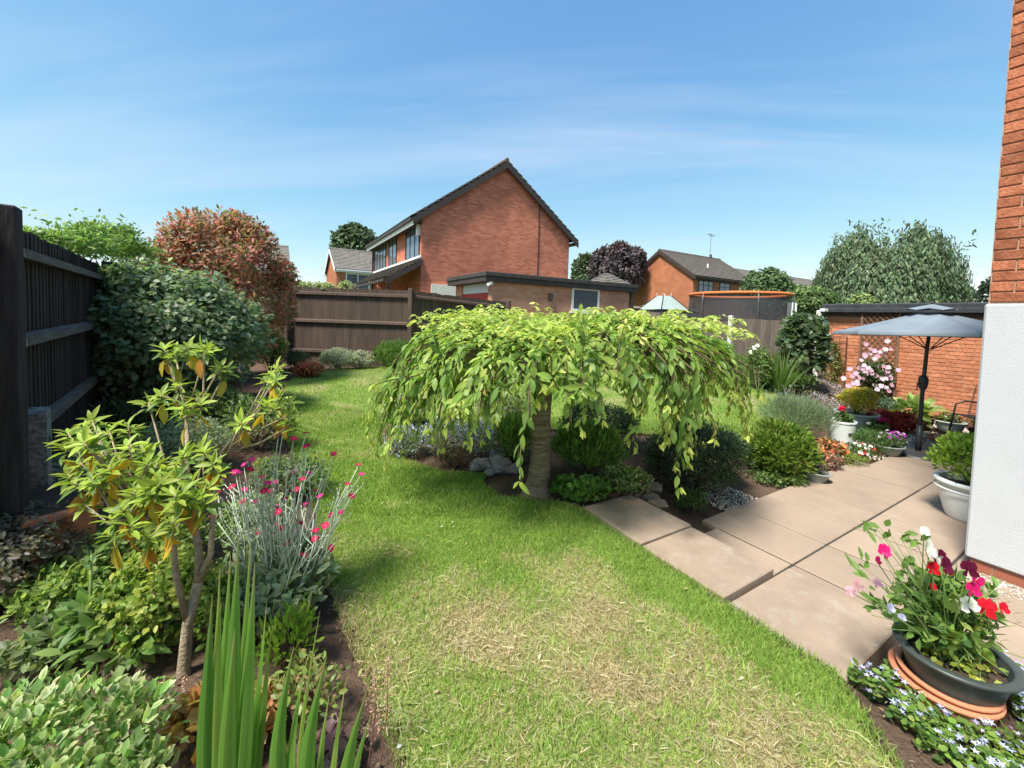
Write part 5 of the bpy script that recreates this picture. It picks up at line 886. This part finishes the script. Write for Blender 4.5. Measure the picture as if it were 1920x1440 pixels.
    single_leaves('leaf', OVAL, tx, dirs(sph(k), .6, .1, .4), np.array([0, -.6, .8])+.4*sph(k), .055*rng.uniform(.7, 1.2, k), .026, np.array([(.16, .27, .06), (.22, .33, .08), (.38, .42, .1)]), o, nm=4)
    k = 130; p, n_ = blob((0, -.02, .0), (.17, .13, .05), k, 10, .4, 3); leaves('seedling_leaf', LOBE, p, dirs(n_, .5, .3, .7), n_+[0, 0, 1], .028, .028, pal(k, [(.4, .42, .08), (.26, .34, .07)]), parent=o)
sweetpea()
# bellflower carpet round the pot
def carpet():
    o = thing('bellflower_carpet', 'low carpet of blue bellflowers round the dark pot', 'flowers', (2.0, 1.5, 0)); off = np.array([2.0, 1.5, 0]); k = 19000
    x = rng.uniform(1.3, 3.3, k); y = rng.uniform(.9, 2.15, k); u_, v_ = to_uv(x, y); edge = fbm(x*4, y*4)*.35
    ok = (u_ < .72-.0*edge) & (v_ < 2.98+.1*edge) & (x > 1.58+.28*ss(1.5, 1.15, y)+edge*.75-.12); ok &= ((x-DP[0])/.2)**2+((y-DP[1])/.19)**2 > 1
    x, y = x[ok], y[ok]; k = len(x); z = gz(x, y)+rng.uniform(.01, .075, k)*(.5+fbm(x*5, y*5)); p = np.stack([x, y, z], 1)-off; L = .027*rng.uniform(.6, 1.4, k)
    leaves('foliage', OVAL, p, nrm(sph(k)*[1, 1, .35]+[0, 0, .15]), np.array([0, 0, 1.])+.45*sph(k), L, L*.8, pal(k, [(.14, .24, .05), (.2, .32, .06), (.27, .36, .09), (.09, .16, .04)], [4, 3, 1.6, 2.5]), parent=o)
    s = rng.random(k) < .15+.3*ss(1.85, 2.1, x); pf = p[s]+[0, 0, .02]; kf = len(pf); nf = min(280, kf); sz = .026*rng.uniform(.7, 1.3, kf); d_ = nrm(sph(kf)*[1, 1, .3])
    STAR = _t([(0, .5, -.03)]+[(.5*k_*math.sin(a), .5-.5*k_*math.cos(a), .06*k_) for a, k_ in [(2*math.pi*i/10, 1.0 if i % 2 else .35) for i in range(10)]], [(0, 1+i, 1+(i+1) % 10) for i in range(10)], [0]+[1]*10)
    cb_ = [(.42, .44, .68), (.5, .52, .74), (.36, .36, .6), (.6, .6, .78)]
    single_leaves('flower', STAR, pf[:nf], d_[:nf], np.array([0, -.2, 1.])+.5*sph(nf), sz[:nf], sz[:nf], np.array(cb_), o, m=PETAL, nm=6)
    if kf > nf: leaves('floret', STAR, pf[nf:], d_[nf:], np.array([0, -.2, 1.])+.5*sph(kf-nf), sz[nf:], sz[nf:], pal(kf-nf, cb_), parent=o, m=PETAL)
carpet()
# ------------------------------------------------------------------ along the right hand fence and the garage wall
shrub('white_rose', 'white rose bush behind the right edge of the weeping crown', 1395, 1440, 640, 740, .4, 1600, OVAL, .05, .6, [(.10, .17, .05), (.15, .23, .07), (.24, .3, .08)], base=gp(1420, 738)); 
ro = thing('white_rose_flowers', 'open white roses against the grey brown panel', 'flowers', gp(1420, 738)); b = np.array(ro.location); dp = b[1]+.2; flower_disc('flower', ro, [at(x, y, dp)-b for x, y in ((1414, 652), (1420, 648), (1432, 662), (1408, 660), (1440, 675), (1426, 668))], [(0, -1, .4)]*6, .1, [(.85, .85, .82), (.8, .8, .76)]); stems('stem', (0, 0, 0), [at(x, y, dp)-b for x, y in ((1414, 654), (1430, 664), (1440, 676))], .008, .004, GSTEM, ro)
cro = thing('crocosmia', 'clump of arching green strap leaves by the panel fence', 'plant', gp(1460, 738)); b = np.array(cro.location)
for k in range(80):
    a = rng.uniform(0, 6.28); r_ = abs(rng.normal())*.24+.03; h = rng.uniform(.6, 1.02)*(1-.5*min(r_, .5)); blade(cro, 'blade', (.12*math.cos(a)*rng.random(), .12*math.sin(a)*rng.random(), 0), (r_*1.5*math.cos(a), r_*math.sin(a), h), .034, np.array([(.10, .19, .045), (.14, .25, .06), (.2, .3, .09)][k % 3]), bend=.18, n=5)
shrub('fig_shrub', 'dark broad leaved shrub growing against the panel fence', 1455, 1548, 588, 725, .4, 1500, LOBE, .13, .9, [(.08, .13, .07), (.12, .18, .09), (.17, .23, .14), (.26, .32, .23)], [4, 3, 2, 1], base=gp(1502, 735), lump=34, lr=.2)
shrub('low_perennial', 'low green perennials along the foot of the panel fence', 1400, 1540, 700, 745, .35, 2600, OVAL, .06, .5, [(.08, .15, .04), (.12, .2, .05)], cat='plant', base=gp(1475, 742)); 
IRON = mat('dark_iron', (.04, .035, .03), .6, .2, 12)
tl = thing('wire_trellis', 'narrow dark wire trellis at the left end of the brick wall', 'trellis', uv(4.1, 11.22, -.1), AU+math.pi/2)
for x in (-.19, .19): MB().tube([(x, 0, 0), (x, 0, 1.45)], .011, 6).build('upright', IRON, tl)
for i in range(10): MB().tube([(-.19, -.006, .1+i*.15), (.19, -.006, .1+i*.15)], .006, 5).build('crossbar', IRON, tl)
for x in (-.06, .06): MB().tube([(x, .004, .02), (x, .004, 1.45)], .006, 5).build('wire', IRON, tl)
plant('trellis_climber', 'sparse small leaved climber on the wire trellis', uv(4.1, 11.15, .55), (.2, .12, .7), 900, DIAM, .05, .6, [(.22, .26, .08), (.14, .18, .06), (.34, .32, .14)], cat='climber', floor=-.08, lump=20, lr=.25)
WT = mat('brown_lattice', (.17, .10, .065), .85, .25, 9, .3, rnd=.15)
wt = thing('wooden_trellis', 'brown diamond lattice trellis fixed to the brick wall', 'trellis', uv(3.35, 11.21, .05), AU+math.pi/2); Wt, Ht = .62, 1.9
for x in (-Wt/2, Wt/2): box('frame_bar', WT, wt, x-.016, x+.016, -.012, .012, 0, Ht)
for z in (0, Ht): box('frame_bar', WT, wt, -Wt/2+.017, Wt/2-.017, -.011, .011, z-.016, z+.016)
for sgn in (1, -1):
    for i in range(-6, 20):
        c = i*.135; pts = []
        # a slat x = sgn*(z-c)*0.75 clipped to the frame
        z0 = max(0, c-Wt/2/.75); z1 = min(Ht, c+Wt/2/.75)
        if z1-z0 > .08: MB().tube([(sgn*(z0-c)*.75, .004*sgn-.002, z0), (sgn*(z1-c)*.75, .004*sgn-.002, z1)], .0095, 4).build('slat', WT, wt)
cm, coff = plant('clematis', 'pale pink clematis climbing the wooden trellis', uv(3.3, 11.0, .45), (.42, .24, .52), 1500, OVAL, .07, .5, [(.10, .15, .06), (.14, .2, .08), (.07, .11, .05)], cat='climber', lump=24, lr=.3, floor=-.15)
pts = [(1660, 655), (1640, 658), (1632, 662), (1622, 668), (1615, 675), (1620, 685), (1612, 690), (1628, 690), (1640, 672), (1645, 690), (1655, 693), (1662, 692), (1600, 715), (1610, 708), (1592, 722), (1606, 720), (1618, 710), (1655, 710), (1668, 706), (1665, 703), (1640, 722), (1645, 730), (1672, 722), (1635, 700), (1625, 700), (1605, 700), (1650, 660), (1670, 655), (1598, 705), (1632, 735)]
pts = pts+[(x+rng.normal()*9, y+rng.normal()*8) for x, y in pts]
flower_disc('flower', cm, [at(x, y, 8.25+rng.normal()*.08)-coff for x, y in pts], [(rng.normal()*.4-.5, -1, .4) for _ in pts], .095, [(.62, .4, .55), (.68, .52, .64), (.6, .36, .46), (.72, .6, .7)])
cr_ = thing('clematis', 'white clematis sprig at the house corner edge', 'climber', uv(2.0, 11.2, .9)); b = np.array(cr_.location); flower_disc('flower', cr_, [at(x, y, 7.6)-b for x, y in ((1833, 692), (1842, 690), (1850, 695), (1846, 686), (1856, 690))], [(-.6, -1, .3)]*5, .1, [(.8, .76, .78)]); MB().tube([(0, 0, -1.0), (.05, -.05, -.4), at(1845, 692, 7.65)-b], [.008, .007, .004], 5).build('stem', BARK, cr_)
# parasol
def parasol():
    q = gp(1732, 856); q[2] = PZ; q[:2] = uv(1.86, 7.95)[:2]; o = thing('parasol', 'slate blue garden parasol open over the patio', 'parasol', q); PM = mat('pole_metal', (.07, .07, .075), .4, .15, 8, metal=.3); CV = mat('slate_canvas', (.17, .205, .245), .85, .1, 5, .15, 200)
    top = np.array([.05, 0, 2.06]); lean = .045
    MB().tube([(.0, 0, .04), (.0, 0, .42)], .035, 12).build('base_sleeve', PDARK, o, smooth=True); MB().tube([(0, 0, .1), (.0, 0, .95), (.02, 0, 1.5), top-[0, 0, .05]], [.024, .024, .022, .021], 12).build('pole', PM, o, smooth=True)
    MB().lathe([(.026, .92), (.045, .96), (.055, 1.02), (.052, 1.1), (.03, 1.13)], 14).build('crank_housing', PDARK, o, smooth=True); MB().tube([(-.05, -.02, 1.02), (-.11, -.03, 1.02), (-.11, -.03, .93), (-.13, -.03, .93)], .008, 6).build('crank_handle', PM, o)
    MB().lathe([(.001, .06), (.1, .055), (.24, .045), (.32, .025), (.33, 0)], 30).build('foot', PDARK, o, smooth=True); MB().lathe([(.16, .045), (.175, .06), (.19, .045)], 30).build('foot_ring', PM, o, smooth=True)
    n = 6; R = 1.14; rim = []
    for i in range(n): a = RAD(187+60*i); rim.append(top+np.array([R*math.cos(a), R*math.sin(a)*.95, -.33-.03*math.sin(a)]))
    apex = top+[0, 0, -.02]; ap = [apex+np.array([.12*math.cos(RAD(187+60*i)), .12*math.sin(RAD(187+60*i)), -.02]) for i in range(n)]
    for i in range(n):
        a, b = rim[i], rim[(i+1) % n]; m = (a+b)/2*1.0; m = m+(top-m)*.05; p0, p1 = ap[i], ap[(i+1) % n]; V_ = []; s_ = 6
        for r in range(s_+1):
            t = r/s_; L_ = p0+(a-p0)*t; Rr = p1+(b-p1)*t; C_ = (L_+Rr)/2+(m-(a+b)/2)*t; sag = .035*math.sin(math.pi*t); C_ = C_-[0, 0, .02*t]; V_ += [L_-[0, 0, sag*.3], C_-[0, 0, sag], Rr-[0, 0, sag*.3]]
        F_ = [(3*r+k, 3*r+k+1, 3*r+k+4, 3*r+k+3) for r in range(s_) for k in (0, 1)]
        low = [V_[-3]-[0, 0, .045], V_[-2]-[0, 0, .045], V_[-1]-[0, 0, .045]]; k0 = len(V_); V_ += low; F_ += [(3*s_, 3*s_+1, k0+1, k0), (3*s_+1, 3*s_+2, k0+2, k0+1)]
        MB().add(V_, F_).build('canopy_panel', CV, o, smooth=True)
        MB().tube([apex-[0, 0, .06], a*1.0+(apex-a)*.02-[0, 0, .035]], .009, 5).build('rib', PM, o); MB().tube([top-[0, 0, .55]+(a-top)*.02, apex+(a-apex)*.52-[0, 0, .05]], .007, 5).build('strut', PM, o)
    V_ = [apex+[0, 0, .1]]
    for i in range(12): a = RAD(187+30*i); V_.append(apex+np.array([.26*math.cos(a), .26*math.sin(a), .012+.022*(i % 2)]))
    MB().add(V_, [(0, 1+i, 1+(i+1) % 12) for i in range(12)]).build('vent_cap', CV, o); MB().lathe([(.012, .0), (.02, .03), (.001, .06)], 8, c=apex+[0, 0, .09]).build('finial', PDARK, o); box('label_tag', WHITEP, o, .018, .03, -.018, .012, 1.62, 1.69)
parasol()
def chair():
    q = on(1858, 836, PZ); q[1] += .1; o = thing('garden_chair', 'black metal garden armchair partly hidden by the house corner', 'chair', q, RAD(72)); K = mat('black_metal', (.035, .033, .032), .45, .15, 10, metal=.2); SL = mat('dark_sling', (.075, .07, .066), .8, .2, 60)
    for s in (-.27, .27):
        MB().tube([(s, .3, .0), (s, .25, .3), (s, .22, .56), (s, .1, .62), (s, -.12, .6), (s, -.24, .58)], .013, 7).build('arm_frame', K, o, smooth=True); MB().tube([(s, -.34, 0), (s, -.26, .28), (s, -.2, .4), (s, -.28, .75), (s, -.36, .98)], .013, 7).build('back_leg', K, o, smooth=True); MB().tube([(s, .24, .4), (s, -.2, .38)], .011, 6).build('seat_rail', K, o)
    MB().add([(-.26, .24, .405), (.26, .24, .405), (.26, .02, .385), (-.26, .02, .385), (.26, -.2, .39), (-.26, -.2, .39)], [(0, 1, 2, 3), (3, 2, 4, 5)]).build('seat', SL, o); MB().add([(-.26, -.2, .42), (.26, -.2, .42), (.26, -.28, .72), (-.26, -.28, .72), (.26, -.36, .96), (-.26, -.36, .96)], [(0, 1, 2, 3), (3, 2, 4, 5)]).build('backrest', SL, o); MB().tube([(-.27, -.36, .98), (.27, -.36, .98)], .012, 6).build('top_rail', K, o)
chair()
q = uv(1.6, 10.2, PZ); pot('round_pot', 'brown clay bowl standing behind the garden chair', q, .22, .18, PBROWN, .7, .02); plant('green_trailer', 'green trailing plant in the clay bowl behind the chair', q+[0, 0, .24], (.22, .2, .1), 500, OVAL, .04, .6, [(.1, .17, .05), (.15, .22, .07)], floor=q[2]+.15)
# ------------------------------------------------------------------ next door
def trampoline():
    q = at(1381, 620, 14.2); q[2] = .25; o = thing('trampoline', 'large trampoline with dark safety net and orange top ring', 'trampoline', q); R = 1.56; ST = mat('steel_tube', (.12, .12, .125), .45, .15, 8, metal=.3); ORG = mat('orange_foam', (.62, .17, .05), .7, .12, 6)
    net = bpy.data.materials.new('safety_net'); net.use_nodes = True; t = net.node_tree; b = t.nodes['Principled BSDF']; b.inputs['Roughness'].default_value = .9; n_ = N(t, 'ShaderNodeTexNoise'); n_.inputs['Scale'].default_value = 3; r_ = N(t, 'ShaderNodeValToRGB'); r_.color_ramp.elements[0].color = (.035, .037, .042, 1); r_.color_ramp.elements[1].color = (.06, .062, .068, 1); t.links.new(n_.outputs[0], r_.inputs[0]); t.links.new(r_.outputs[0], b.inputs['Base Color']); tr_ = N(t, 'ShaderNodeBsdfTransparent'); mx_ = N(t, 'ShaderNodeMixShader'); mx_.inputs[0].default_value = .6; t.links.new(tr_.outputs[0], mx_.inputs[1]); t.links.new(b.outputs[0], mx_.inputs[2]); t.links.new(mx_.outputs[0], t.nodes['Material Output'].inputs[0])
    MB().lathe([(R-.05, .75), (R-.02, 1.4), (R, 2.28)], 40).build('safety_net', net, o, smooth=True); ring = [(R*math.cos(2*math.pi*i/40), R*math.sin(2*math.pi*i/40), 2.31) for i in range(41)]; MB().tube(ring, .052, 8, False).build('top_ring', ORG, o, smooth=True)
    MB().lathe([(R+.05, .74), (R+.05, .78), (R-.25, .79), (R-.25, .76)], 40).build('edge_pad', mat('black_pad', (.05, .05, .055), .6, .1, 5), o); MB().lathe([(.001, .75), (R-.26, .76)], 40).build('jumping_mat', mat('black_mat', (.02, .02, .02), .8, .1, 5), o)
    for i in range(6):
        a = 2*math.pi*(i+.35)/6; c, s = math.cos(a)*(R+.06), math.sin(a)*(R+.06); MB().tube([(c, s, 0), (c, s, 2.0), (c*.985, s*.985, 2.32)], .022, 7).build('pole', ST, o, smooth=True); MB().tube([(c*1.06, s*1.06, 0), (c, s, .7)], .025, 6).build('leg', ST, o)
trampoline()
q = at(1243, 600, 15.6); q[2] = .25; gz_o = thing('gazebo', 'pale green fabric gazebo roof beyond the brown fence', 'gazebo', q, RAD(20)); FA = mat('pale_green_fabric', (.30, .37, .34), .8, .08, 3)
for i in range(4): a0, a1 = RAD(45+90*i), RAD(135+90*i); r = .88; MB().add([(.25*math.cos(a0), .25*math.sin(a0), 2.3), (.25*math.cos(a1), .25*math.sin(a1), 2.3), (r*math.cos(a1), r*math.sin(a1), 1.78), (r*math.cos((a0+a1)/2)*.74, r*math.sin((a0+a1)/2)*.74, 1.76), (r*math.cos(a0), r*math.sin(a0), 1.78)], [(0, 1, 2, 3, 4)]).build('roof_panel', FA, gz_o); MB().tube([(r*math.cos(a0), r*math.sin(a0), 0), (r*math.cos(a0), r*math.sin(a0), 1.78)], .025, 6).build('post', IRON, gz_o); MB().tube([(r*math.cos(a0), r*math.sin(a0), 1.8), (.25*math.cos(a0), .25*math.sin(a0), 2.31)], .018, 5).build('hip_rib', IRON, gz_o); MB().tube([(.25*math.cos(a0), .25*math.sin(a0), 2.31), (.27*math.cos(a0), .27*math.sin(a0), 2.42)], [.012, .003], 5).build('finial', WHITEP, gz_o)
MB().add([(.25*math.cos(RAD(45+90*i)), .25*math.sin(RAD(45+90*i)), 2.3) for i in range(4)], [(0, 1, 2, 3)]).build('roof_top', FA, gz_o)
q = at(1484, 596, 15.4); o = thing('white_board', 'white round cornered board standing above the pale fence', 'board', (q[0], q[1], .2)); zt = at(1484, 567, 15.4)[2]-.2; MB().prism([(-.17, zt-.62), (.17, zt-.62), (.17, zt-.07), (.14, zt-.015), (.1, zt), (-.1, zt), (-.14, zt-.015), (-.17, zt-.07)], -.015, .015, 'y').build('panel', WHITEP, o); MB().tube([(0, .03, 0), (0, .03, zt-.1)], .03, 6).build('post', CONC, o)
q = at(1544, 583, 9.4); o = thing('floodlight', 'small white floodlight at the corner of the garage roof', 'lamp', q, AU); box('housing', WHITEP, o, -.1, .1, -.06, .04, -.02, .05, .01); MB().tube([(0, .03, 0), (.1, .08, -.05)], .015, 6).build('bracket', PDARK, o)
sh = thing('summerhouse', 'tiled pyramid roof showing above the flat garage roof', 'summerhouse', at(1135, 600, 21)*[1, 1, 0]+[0, 0, .3], AU); MB().box(-.75, .75, -.75, .75, -.2, 2.95).build('wall', BR2, sh)
for i in range(4): a0, a1 = RAD(45+90*i), RAD(135+90*i); rr = MB(); slope(rr, (1.35*math.cos(a0), 1.35*math.sin(a0), 3.0), (1.35*math.cos(a1), 1.35*math.sin(a1), 3.0), (.1*math.cos(a0), .1*math.sin(a0), 3.65), (.1*math.cos(a1), .1*math.sin(a1), 3.65), 7); rr.build('roof_slope', TILE2, sh)
# ------------------------------------------------------------------ trees in the distance
def tree(name, label, x0, x1, yt, yb, depth, n, L, cols, w=None, lump=30, lr=.26, ground=.3, trunk=.22, cbase=None, tm=DIAM, Wd=.6):
    m = (x0+x1)/2; s = depth/FPX; p = at(m, 600, depth); top = at(m, yt, depth)[2]; bot = at(m, yb, depth)[2] if cbase is None else cbase; rx = (x1-x0)/2*s; o = thing(name, label, 'tree', (p[0], p[1], ground)); off = np.array([p[0], p[1], ground])
    c = np.array([p[0], p[1], (top+bot)/2]); r = np.array([rx, rx*.85, (top-bot)/2]); P, nn = blob(c, r, n, lump, lr, 2.2); Ls = L*rng.uniform(.7, 1.3, n)
    leaves('crown', tm, P-off, dirs(nn, .4, .0, .9), nn+.5*sph(n)+np.array([0, 0, .4]), Ls, Ls*Wd, pal(n, cols, w, .2), parent=o, m=FAR); h = bot-ground
    T = MB(); T.tube([(0, 0, -.2), (.05, 0, h*.5), (0, .05, h+r[2]*.5), (.1, 0, h+r[2]*1.3)], [trunk, trunk*.8, trunk*.6, trunk*.2], 8)
    for i in range(7): a = 6.28*i/7+rng.normal()*.3; z0 = h*.8+r[2]*.9*i/7; T.tube([(0, 0, z0), (rx*.3*math.cos(a), rx*.3*math.sin(a), z0+r[2]*.3), (rx*.7*math.cos(a), rx*.6*math.sin(a), z0+r[2]*.55)], [trunk*.4, trunk*.25, trunk*.08], 5)
    T.build('trunk', BARK, o, smooth=True); return o
GT = [(.075, .11, .06), (.1, .14, .075), (.135, .18, .095)]
tree('oak_tree', 'distant green tree behind the small brick house', 618, 712, 420, 520, 52, 7000, .5, GT)
tree('oak_tree', 'green tree between the big house and the purple tree', 1070, 1118, 478, 560, 40, 3500, .38, GT)
tree('purple_tree', 'dark purple leaved tree behind the flat garage roof', 1098, 1212, 455, 560, 36, 8000, .36, [(.075, .058, .066), (.105, .08, .088), (.14, .11, .115)], lump=55, lr=.19)
tree('green_tree', 'bushy green tree behind the trampoline', 1382, 1485, 503, 600, 21, 7000, .16, [(.07, .12, .05), (.1, .16, .065), (.14, .2, .09)], ground=.3)
tree('light_green_shrub', 'light green feathery bush between the trampoline and the willow', 1462, 1565, 535, 605, 20, 5000, .15, [(.13, .2, .07), (.18, .26, .09), (.1, .15, .06)])
tree('round_shrub', 'bright green bush top peeping over the garage roof', 1590, 1637, 551, 590, 18, 1600, .13, [(.2, .28, .1), (.26, .34, .13)])
tree('oak_tree', 'small grey green tree at the right of the willow', 1785, 1830, 540, 600, 50, 2500, .4, [(.09, .12, .08), (.13, .16, .11)])
tree('oak_tree', 'tall conifer tip touching the near house corner', 1838, 1880, 515, 590, 45, 1500, .35, [(.05, .07, .05), (.07, .09, .06)])
tree('oak_tree', 'dark green tree low between the two distant houses', 700, 735, 480, 560, 48, 2500, .4, GT)
def willow():
    d = 27.; p = at(1655, 600, d); g = .3; off = np.array([p[0], p[1], g]); o = thing('weeping_willow', 'big grey green weeping willow rising behind the garage wall', 'tree', off); s = d/FPX; P, D_, N_, K = [], [], [], []
    for i in range(2700):
        el_ = math.asin(rng.random()*.98); a_ = rng.uniform(0, 6.283); f = .45+.55*rng.random()**.5; hr = math.cos(el_)**.45*f*(1+.08*math.sin(5*a_)); u_ = np.array([math.cos(a_)*math.cos(el_), math.sin(a_)*math.cos(el_), 0]); top = np.array([math.cos(a_)*114*s*hr, math.sin(a_)*95*s*hr, 0]); z = 2.2+math.sin(el_)**.75*f*(6.1+.7*math.sin(4*a_+1)); 
        st_ = top+np.array([0, 0, z-.6]); ln = rng.uniform(.8, 2.6); k = int(ln*16); t = np.linspace(0, 1, k)[:, None]; sway = np.array([u_[0]*.5, u_[1]*.5, 0]); line = st_+sway*t*.5+np.array([0, 0, -1.])*ln*t+np.array([0, 0, .3])*np.sin(t*3.14*.6)+rng.normal(size=(k, 3))*.1; line = line[line[:, 2] > .9]; k = len(line); P.append(line); D_.append(np.tile([0, 0, -1.], (k, 1))+sph(k)*.6); N_.append(np.tile(nrm(np.array([u_[0], u_[1], .25])), (k, 1))+sph(k)*.6); K.append(np.full(k, .75+.5*rng.random()))
    for i in range(34):
        a = rng.normal()*.33+.05; x0 = np.array([a*5, rng.normal()*1.0, rng.uniform(6.2, 7.0)]); e = x0+np.array([rng.normal()*.5, 0, rng.uniform(.5, 1.5)]); t = np.linspace(0, 1, 14)[:, None]; P.append(x0+(e-x0)*t+rng.normal(size=(14, 3))*.1); D_.append(sph(14)); N_.append(sph(14)); K.append(np.full(14, 1.))
    P, D_, N_, K = np.vstack(P), np.vstack(D_), np.vstack(N_), np.concatenate(K); k = len(P); leaves('crown', BLADE, P, D_, N_, .27*rng.uniform(.6, 1.3, k), .095, pal(k, [(.105, .155, .085), (.145, .2, .11), (.2, .25, .14)], [3, 3, 1.5])*K[:, None], parent=o, m=FAR)
    T = MB(); T.tube([(0, 0, -.2), (.1, 0, 1.5), (0, .1, 3.2), (.1, 0, 5.5)], [.4, .32, .25, .08], 9)
    for i in range(8): a = .785*i; T.tube([(0, 0, 1.6+.3*i), (1.3*math.cos(a), 1.3*math.sin(a), 3.2+.35*i), (2.8*math.cos(a), 2.4*math.sin(a), 3.4+.35*i)], [.16, .1, .03], 6)
    T.build('trunk', BARK, o, smooth=True)
willow()
iv = thing('variegated_ivy', 'pale variegated ivy lying over the top of the back fence', 'climber', at(560, 540, 9.8)*[1, 1, 0]+[0, 0, .3]); off = np.array(iv.location); P_, N_ = [], []
for x, y, rx_ in ((560, 536, .22), (590, 538, .2), (615, 541, .14), (650, 538, .16), (575, 545, .2)): p, n_ = blob(at(x, y, 9.9), (rx_*1.4, .16, .13), 420, 10, .4); P_.append(p); N_.append(n_)
P_, N_ = np.vstack(P_), np.vstack(N_); k = len(P_); leaves('foliage', OVAL, P_-off, dirs(N_), N_+[0, 0, .5], .06*rng.uniform(.7, 1.3, k), .035, pal(k, [(.14, .22, .07), (.22, .3, .1)]), pal(k, [(.5, .53, .33)]), parent=iv); stems('stem', (0, .15, 0), [at(x, 545, 9.95)-off for x in (560, 590, 620)], .012, .005, BARK, iv)
# ------------------------------------------------------------------ things of one kind belong together
GROUPS = {'brick_house': 'houses around the garden', 'board_fence': 'board fences round the garden', 'panel_fence': 'panel fences on the right', 'concrete_post': 'concrete fence posts', 'concrete_spur': 'concrete spurs of the left fence', 'variegated_bush': 'variegated bushes in the beds', 'green_bush': 'green bushes along the back fence', 'green_perennial': 'green perennials in the left bed', 'leafy_perennial': 'leafy perennials in the left bed', 'lime_perennial': 'lime perennials in the left bed', 'orange_leaf_plant': 'amber leaved plants in the left bed', 'sword_leaf_plant': 'sword leaf clumps in the foreground', 'seed_plume': 'seed plumes in the left bed', 'catmint': 'catmint in the island bed', 'goldenrod': 'goldenrod round the tree trunk', 'ground_cover': 'ground cover by the path', 'yew_ball': 'clipped yews in the island bed', 'bowl_pot': 'bowls on the patio', 'round_pot': 'round pots by the patio', 'terracotta_pot': 'terracotta pots under the dark pot', 'oval_pot': 'oval pots', 'clematis': 'clematis on the garage wall', 'oak_tree': 'trees in the distance'}
for o in S.objects:
    if o.parent is None and o.get('category') and o.name.split('.')[0] in GROUPS and not o.get('group'): o['group'] = GROUPS[o.name.split('.')[0]]
